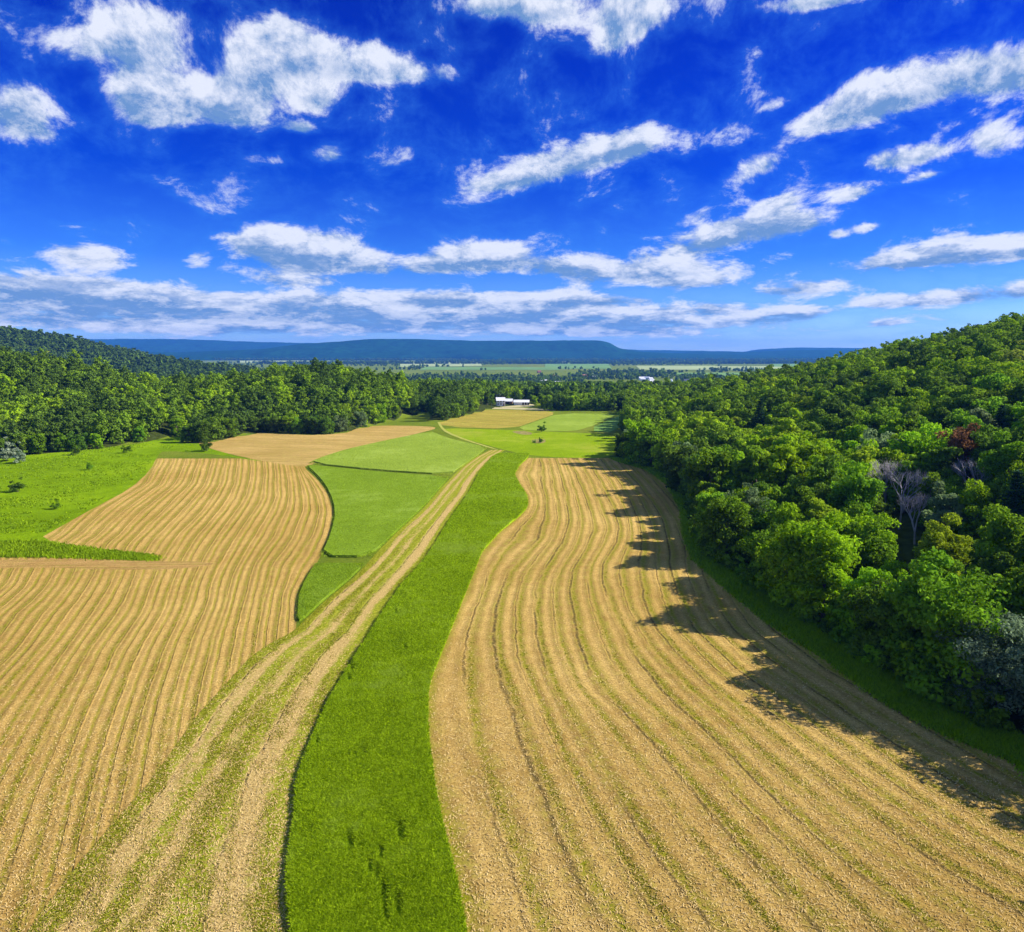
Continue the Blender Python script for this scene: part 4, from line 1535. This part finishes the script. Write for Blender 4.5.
# the town in the valley
town = []
for i in range(44):
    px_ = rr.choice([rr.gauss(735, 18), rr.gauss(708, 20), rr.gauss(640, 14), rr.gauss(662, 22), rr.gauss(545, 30)])
    py_ = rr.uniform(379, 387) if px_ > 620 else rr.uniform(372, 386)
    town.append((px_, py_))
for i, (px_, py_) in enumerate(town):
    x, Y = hit(px_, py_)
    if Y < 1000:
        continue
    cw, rfm, nm = rr.choice([('white', 'metal_roof', 'white-roofed'), ('white', 'grey_roof', 'grey-roofed'), ('white', 'metal_roof', 'white-roofed'), ('brown', 'red_roof', 'red-roofed'), ('blue_wall', 'metal_roof', 'pale blue')])
    side = 'in the main cluster of the valley town' if px_ > 690 else 'at the near end of the valley town' if px_ > 600 else 'among trees beyond the farm'
    L = rr.uniform(10, 17)
    house('house', x, Y, rr.uniform(-.7, .7), L, rr.uniform(7, 10), rr.uniform(4, 7), rr.uniform(2.5, 4), M[cw], M[rfm], f'small {nm} house {side}', 'house', f'{nm} houses {side}')

# ------------------------------------------------------------------ haze
hz_v, hz_f = box_v(-14100, 14100, -1600, 12300, -70, 235)
hm = bpy.data.materials.new('haze')
hm.use_nodes = True
ht = NT(hm.node_tree)
pv = ht.n('ShaderNodeVolumePrincipled')
pv.inputs['Color'].default_value = (.08, .30, 1.0, 1)
pv.inputs['Density'].default_value = 6.8e-5
pv.inputs['Anisotropy'].default_value = .1
ho = ht.n('ShaderNodeOutputMaterial')
ht.t.links.new(pv.outputs[0], ho.inputs['Volume'])
hz = link('haze', mesh_np('haze', hz_v, hz_f, hm))
tag(hz, kind='stuff')

# ------------------------------------------------------------------ sun and sky
SUN_EL, SUN_AZ = rad(34), rad(86)      # azimuth clockwise from +Y (ahead of the camera)
sd = Vector((math.sin(SUN_AZ) * math.cos(SUN_EL), math.cos(SUN_AZ) * math.cos(SUN_EL), math.sin(SUN_EL)))
sl = bpy.data.lights.new('sun', 'SUN')
sl.energy = 5.0
sl.angle = rad(.5)
sl.color = (1.0, .95, .86)
so = bpy.data.objects.new('sun', sl)
COL.objects.link(so)
so.rotation_euler = sd.to_track_quat('Z', 'Y').to_euler()
so.location = (300, 0, 400)

world = bpy.data.worlds.new('World')
S.world = world
world.cycles.sampling_method = 'MANUAL'
world.cycles.sample_map_resolution = 256
world.use_nodes = True
w = NT(world.node_tree)
sky = w.n('ShaderNodeTexSky', sky_type='NISHITA')
sky.sun_disc = False
sky.sun_elevation = SUN_EL
sky.sun_rotation = SUN_AZ
sky.air_density = 1.0
sky.dust_density = .2
sky.ozone_density = 3.5
D = w.n('ShaderNodeTexCoord').outputs['Generated']
s = w.sep(D)
az = w.m('ARCTAN2', s[0], s[1])
el = w.m('ARCSINE', w.m('MAXIMUM', s[2], .002))
wv = w.m('LOGARITHM', w.m('MAXIMUM', w.m('ADD', el, .13), .02), math.e)

CL = [  # px, py, rx, ry, tilt(deg, + = right end higher), strength
    (135, 38, 68, 42, 0, 1.15), (70, 48, 30, 22, 0, .5), (140, 92, 48, 26, 0, .95), (205, 100, 85, 30, 5, .95), (262, 62, 60, 44, 20, 1.1), (325, 58, 72, 32, 0, 1.1), (380, 66, 66, 20, -8, .95), (435, 74, 34, 12, 0, .6), (285, 36, 26, 20, 0, .7),
    (316, 94, 32, 24, 0, .9), (302, 128, 24, 8, 0, .8), (150, 118, 55, 14, 0, .75), (240, 118, 60, 16, 0, .6), (330, 155, 26, 13, 0, 1.0), (385, 163, 40, 14, 10, .55), (270, 160, 26, 8, 0, .5), (18, 112, 52, 36, -15, 1.15), (-30, 110, 40, 30, 0, 1),
    (490, 4, 55, 20, 0, .9), (540, 8, 45, 22, 0, .95), (632, 12, 62, 30, 0, .85), (612, 42, 34, 16, 20, .6), (822, 0, 66, 11, 0, .95), (400, -40, 120, 30, 0, .9), (650, -40, 100, 30, 0, .9),
    (560, 166, 95, 22, 14, 1.1), (620, 146, 58, 22, 10, 1.1), (500, 182, 40, 9, 10, .8),
    (927, 84, 100, 30, 12, 1.15), (995, 76, 64, 30, 8, 1.15), (868, 102, 60, 26, 12, 1.0), (818, 122, 46, 16, 14, .95), (1060, 70, 60, 30, 0, 1.0), (990, 138, 34, 20, -40, .55), (915, 156, 64, 14, 5, .75), (884, 160, 30, 12, 0, .65), (757, 168, 40, 17, 28, .85), (712, 140, 50, 18, 10, .45), (772, 106, 22, 7, 10, .5), (757, 50, 12, 14, 60, .4),
    (85, 256, 55, 13, 0, .8), (4, 241, 18, 7, 0, .9), (195, 258, 18, 10, 0, .65), (300, 250, 98, 22, 0, 1.15), (268, 244, 48, 18, 0, .9), (345, 262, 60, 14, 0, 1.0), (400, 268, 60, 12, 0, .8), (480, 258, 72, 18, 0, 1.15), (430, 266, 40, 10, 0, .8), (285, 276, 70, 14, 0, .75),
    (727, 236, 95, 18, 8, 1.1), (790, 228, 46, 15, 10, 1.0), (772, 208, 34, 14, 25, .75), (647, 270, 105, 17, 4, 1.1), (690, 280, 60, 11, 0, 1.0), (560, 268, 60, 11, 0, .9), (852, 192, 40, 12, 6, .9), (837, 234, 14, 5, 0, .9), (867, 228, 18, 5, 8, .85), (925, 177, 30, 6, 8, .7), (700, 215, 30, 7, 15, .5),
    (802, 288, 66, 12, 3, 1.05), (922, 258, 125, 15, 5, 1.05), (1015, 250, 70, 15, 5, 1.0), (962, 297, 120, 10, 4, .9), (887, 301, 50, 7, 0, .8), (887, 323, 30, 5, 3, .9), (792, 314, 66, 9, 0, 1.0), (712, 309, 52, 8, 0, .9), (1030, 290, 60, 10, 0, .8),
    (60, 292, 170, 14, -3, .85), (200, 306, 240, 17, -3, .85), (20, 312, 200, 14, 0, .75), (400, 314, 260, 17, 0, .85), (430, 299, 75, 9, 0, 1.0), (590, 318, 170, 18, 0, .85), (577, 299, 80, 9, 0, .9), (520, 300, 60, 8, 0, .85), (250, 327, 320, 12, 0, .95), (600, 330, 200, 11, 0, .85), (100, 300, 220, 22, -3, .8), (330, 302, 120, 16, 0, .8), (480, 312, 180, 18, 0, .8), (720, 322, 90, 7, 0, .7), (-250, 300, 260, 26, 0, .9),
    (-350, 90, 150, 50, 10, 1.0), (1300, 180, 140, 30, 0, 1.0), (1250, 60, 120, 40, 0, 1.0), (1400, 300, 300, 18, 0, .9), (300, -200, 120, 60, 0, 1.0), (900, -180, 150, 50, 0, 1.0)]


def azel(px, py):
    rx, rz = ray(px, py)
    return math.atan2(rx, 1), math.atan2(rz, math.hypot(rx, 1))


# where clouds stand: a coarse map of the sky computed here from the list above; all their detail is node noise
MW, MH = 2048, 512                      # azimuth -180..180, elevation 0..90 degrees


def cloud_map(daz, dele, under=False):
    A = (np.arange(MW) + .5) / MW * 2 * np.pi - np.pi
    E = (np.arange(MH) + .5) / MH * np.pi / 2
    A, E = np.meshgrid(A + daz, E + dele)
    out = np.zeros_like(A)
    for px, py, rx_, ry_, tilt, st_ in CL:
        a0, e0 = azel(px, py)
        ra = abs(azel(px + rx_, py)[0] - azel(px - rx_, py)[0]) / 2
        re = abs(azel(px, py + ry_)[1] - azel(px, py - ry_)[1]) / 2 * 1.22
        t = rad(tilt)
        dx, dy = A - a0, E - e0
        u, v = dx * math.cos(t) + dy * math.sin(t), -dx * math.sin(t) + dy * math.cos(t)
        v = np.where(v < 0, v * 1.25, v)          # flatter bases
        q = np.sqrt((u / ra) ** 2 + (v / re) ** 2)
        m_ = st_ * (1 - sstep(0, 1.3, q))
        if under:
            m_ = m_ * sstep(.25, -.60, v / re)
        out = out + m_ - out * np.minimum(m_, 1) * .9
    for a0, e0, ra, re, st_ in FILL_CLOUDS:
        dx = (A - a0 + np.pi) % (2 * np.pi) - np.pi
        m_ = st_ * (1 - sstep(0, 1.3, np.sqrt((dx / ra) ** 2 + ((E - e0) / re) ** 2)))
        out = out + m_ - out * np.minimum(m_, 1) * .9
    return np.clip(out, 0, 1.3) / 1.3


rc_ = random.Random(9)      # unseen clouds added outside this view as neutral fill light
FILL_CLOUDS = []
while len(FILL_CLOUDS) < 150:
    a_, e__ = rc_.uniform(-math.pi, math.pi), rc_.uniform(.05, 1.45)
    if abs(a_) < .75 and e__ < .70:
        continue
    FILL_CLOUDS.append((a_, e__, rc_.uniform(.08, .22) / max(.25, math.cos(e__)), rc_.uniform(.03, .09), rc_.uniform(.8, 1.15)))
img = bpy.data.images.new('cloud_layout', MW, MH, alpha=False, float_buffer=True, is_data=True)
buf = np.ones((MH, MW, 4), dtype=np.float32)
buf[..., 0] = cloud_map(0, 0)
buf[..., 1] = cloud_map(.014, .022)
buf[..., 2] = cloud_map(0, 0, True)
img.pixels.foreach_set(buf.ravel())
img.update()
img.pack()
tex = w.n('ShaderNodeTexImage', {'Vector': w.xyz(w.m('ADD', w.m('DIVIDE', az, 2 * math.pi), .5), w.m('MAXIMUM', w.m('DIVIDE', el, math.pi / 2), .001), 0.0)})
tex.image = img
tex.interpolation = 'Cubic'
tex.extension = 'EXTEND'
mk = w.n('ShaderNodeSeparateColor', {0: tex.outputs[0]}).outputs


def cloud_noise(azs, els):
    wvs = w.m('LOGARITHM', w.m('MAXIMUM', w.m('ADD', els, .08), .02), math.e)
    v1 = w.xyz(w.m('MULTIPLY', azs, 3.0), w.m('MULTIPLY', wvs, 1.35), 4.7)
    a = w.noise(v1, 3.6, 12, .68, .25)
    return a


def density(m_, n_):
    return w.m('SUBTRACT', w.m('ADD', w.m('MULTIPLY', m_, 1.3), w.m('MULTIPLY', w.m('SUBTRACT', n_, .5), DN)), .24)


DN = 3.0
n0 = cloud_noise(az, el)
n1 = cloud_noise(w.m('ADD', az, .014), w.m('ADD', el, .022))
d0 = density(mk[0], n0)
d1 = density(mk[1], n1)               # a little way towards the sun: thicker there = in shade here
cov = w.step(d0, -.02, .50)
soft = w.step(d0, -.55, .35)
relief = w.lin(w.m('SUBTRACT', n1, n0), -.10, .10, -.45, .45)     # billows lit from the sun's side
lowb = w.lin(mk[2], .0, .75, .0, .9)
body = w.lin(mk[0], .15, .85, .05, .30)
shade = w.m('ADD', w.m('ADD', relief, body), lowb, None, True)
SK = .10
cr = w.n('ShaderNodeValToRGB', {0: w.m('DIVIDE', el, 1.5708)})
tints = [(0.0, (.52, .74, 1.22)), (.035, (.32, .54, 1.08)), (.075, (.09, .30, .95)), (.14, (.004, .12, .82)), (.22, (.0, .078, .77)), (.38, (.0, .048, .66)), (.52, (.55, .62, .85)), (1, (.9, .95, 1.1))]  # last stops, above the view, are whitened as added fill light
e_ = cr.color_ramp.elements
while len(e_) < len(tints):
    e_.new(.5)
for q_, (p_, v_) in zip(e_, tints):
    q_.position = p_
    q_.color = (*v_, 1)
hsv = w.vm('MULTIPLY', sky.outputs[0], cr.outputs[0])
fine = w.noise(w.xyz(w.m('MULTIPLY', az, 3.0), w.m('MULTIPLY', w.m('LOGARITHM', w.m('ADD', el, .08), math.e), 1.5), 1.7), 12.0, 9, .72, .3)
shade = w.m('ADD', shade, w.m('MULTIPLY', w.m('SUBTRACT', fine, .50), 1.5), None, True)
ccol = w.mix(shade, (4.9, 5.15, 5.8), (.95, 1.85, 3.6))
haze_c = w.mix(w.m('MULTIPLY', soft, .30), hsv, (.35, 1.9, 5.6))
fin = w.mix(w.m('MULTIPLY', cov, .95), haze_c, ccol)
bg = w.n('ShaderNodeBackground', {'Color': fin, 'Strength': .10})
wo = w.n('ShaderNodeOutputWorld')
w.t.links.new(bg.outputs[0], wo.inputs[0])

# ------------------------------------------------------------------ render settings
S.view_settings.view_transform = 'Standard'
S.view_settings.look = 'None'
S.view_settings.gamma = 1
S.view_settings.use_curve_mapping = False
S.view_settings.exposure = .82
c = S.cycles
c.max_bounces = 6
c.diffuse_bounces = 3
c.glossy_bounces = 2
c.transmission_bounces = 3
c.volume_bounces = 1
c.transparent_max_bounces = 4
c.use_denoising = True
c.use_adaptive_sampling = True
c.adaptive_threshold = .015
c.use_fast_gi = False
S.render.threads_mode = 'AUTO'
print('objects', len(bpy.data.objects))
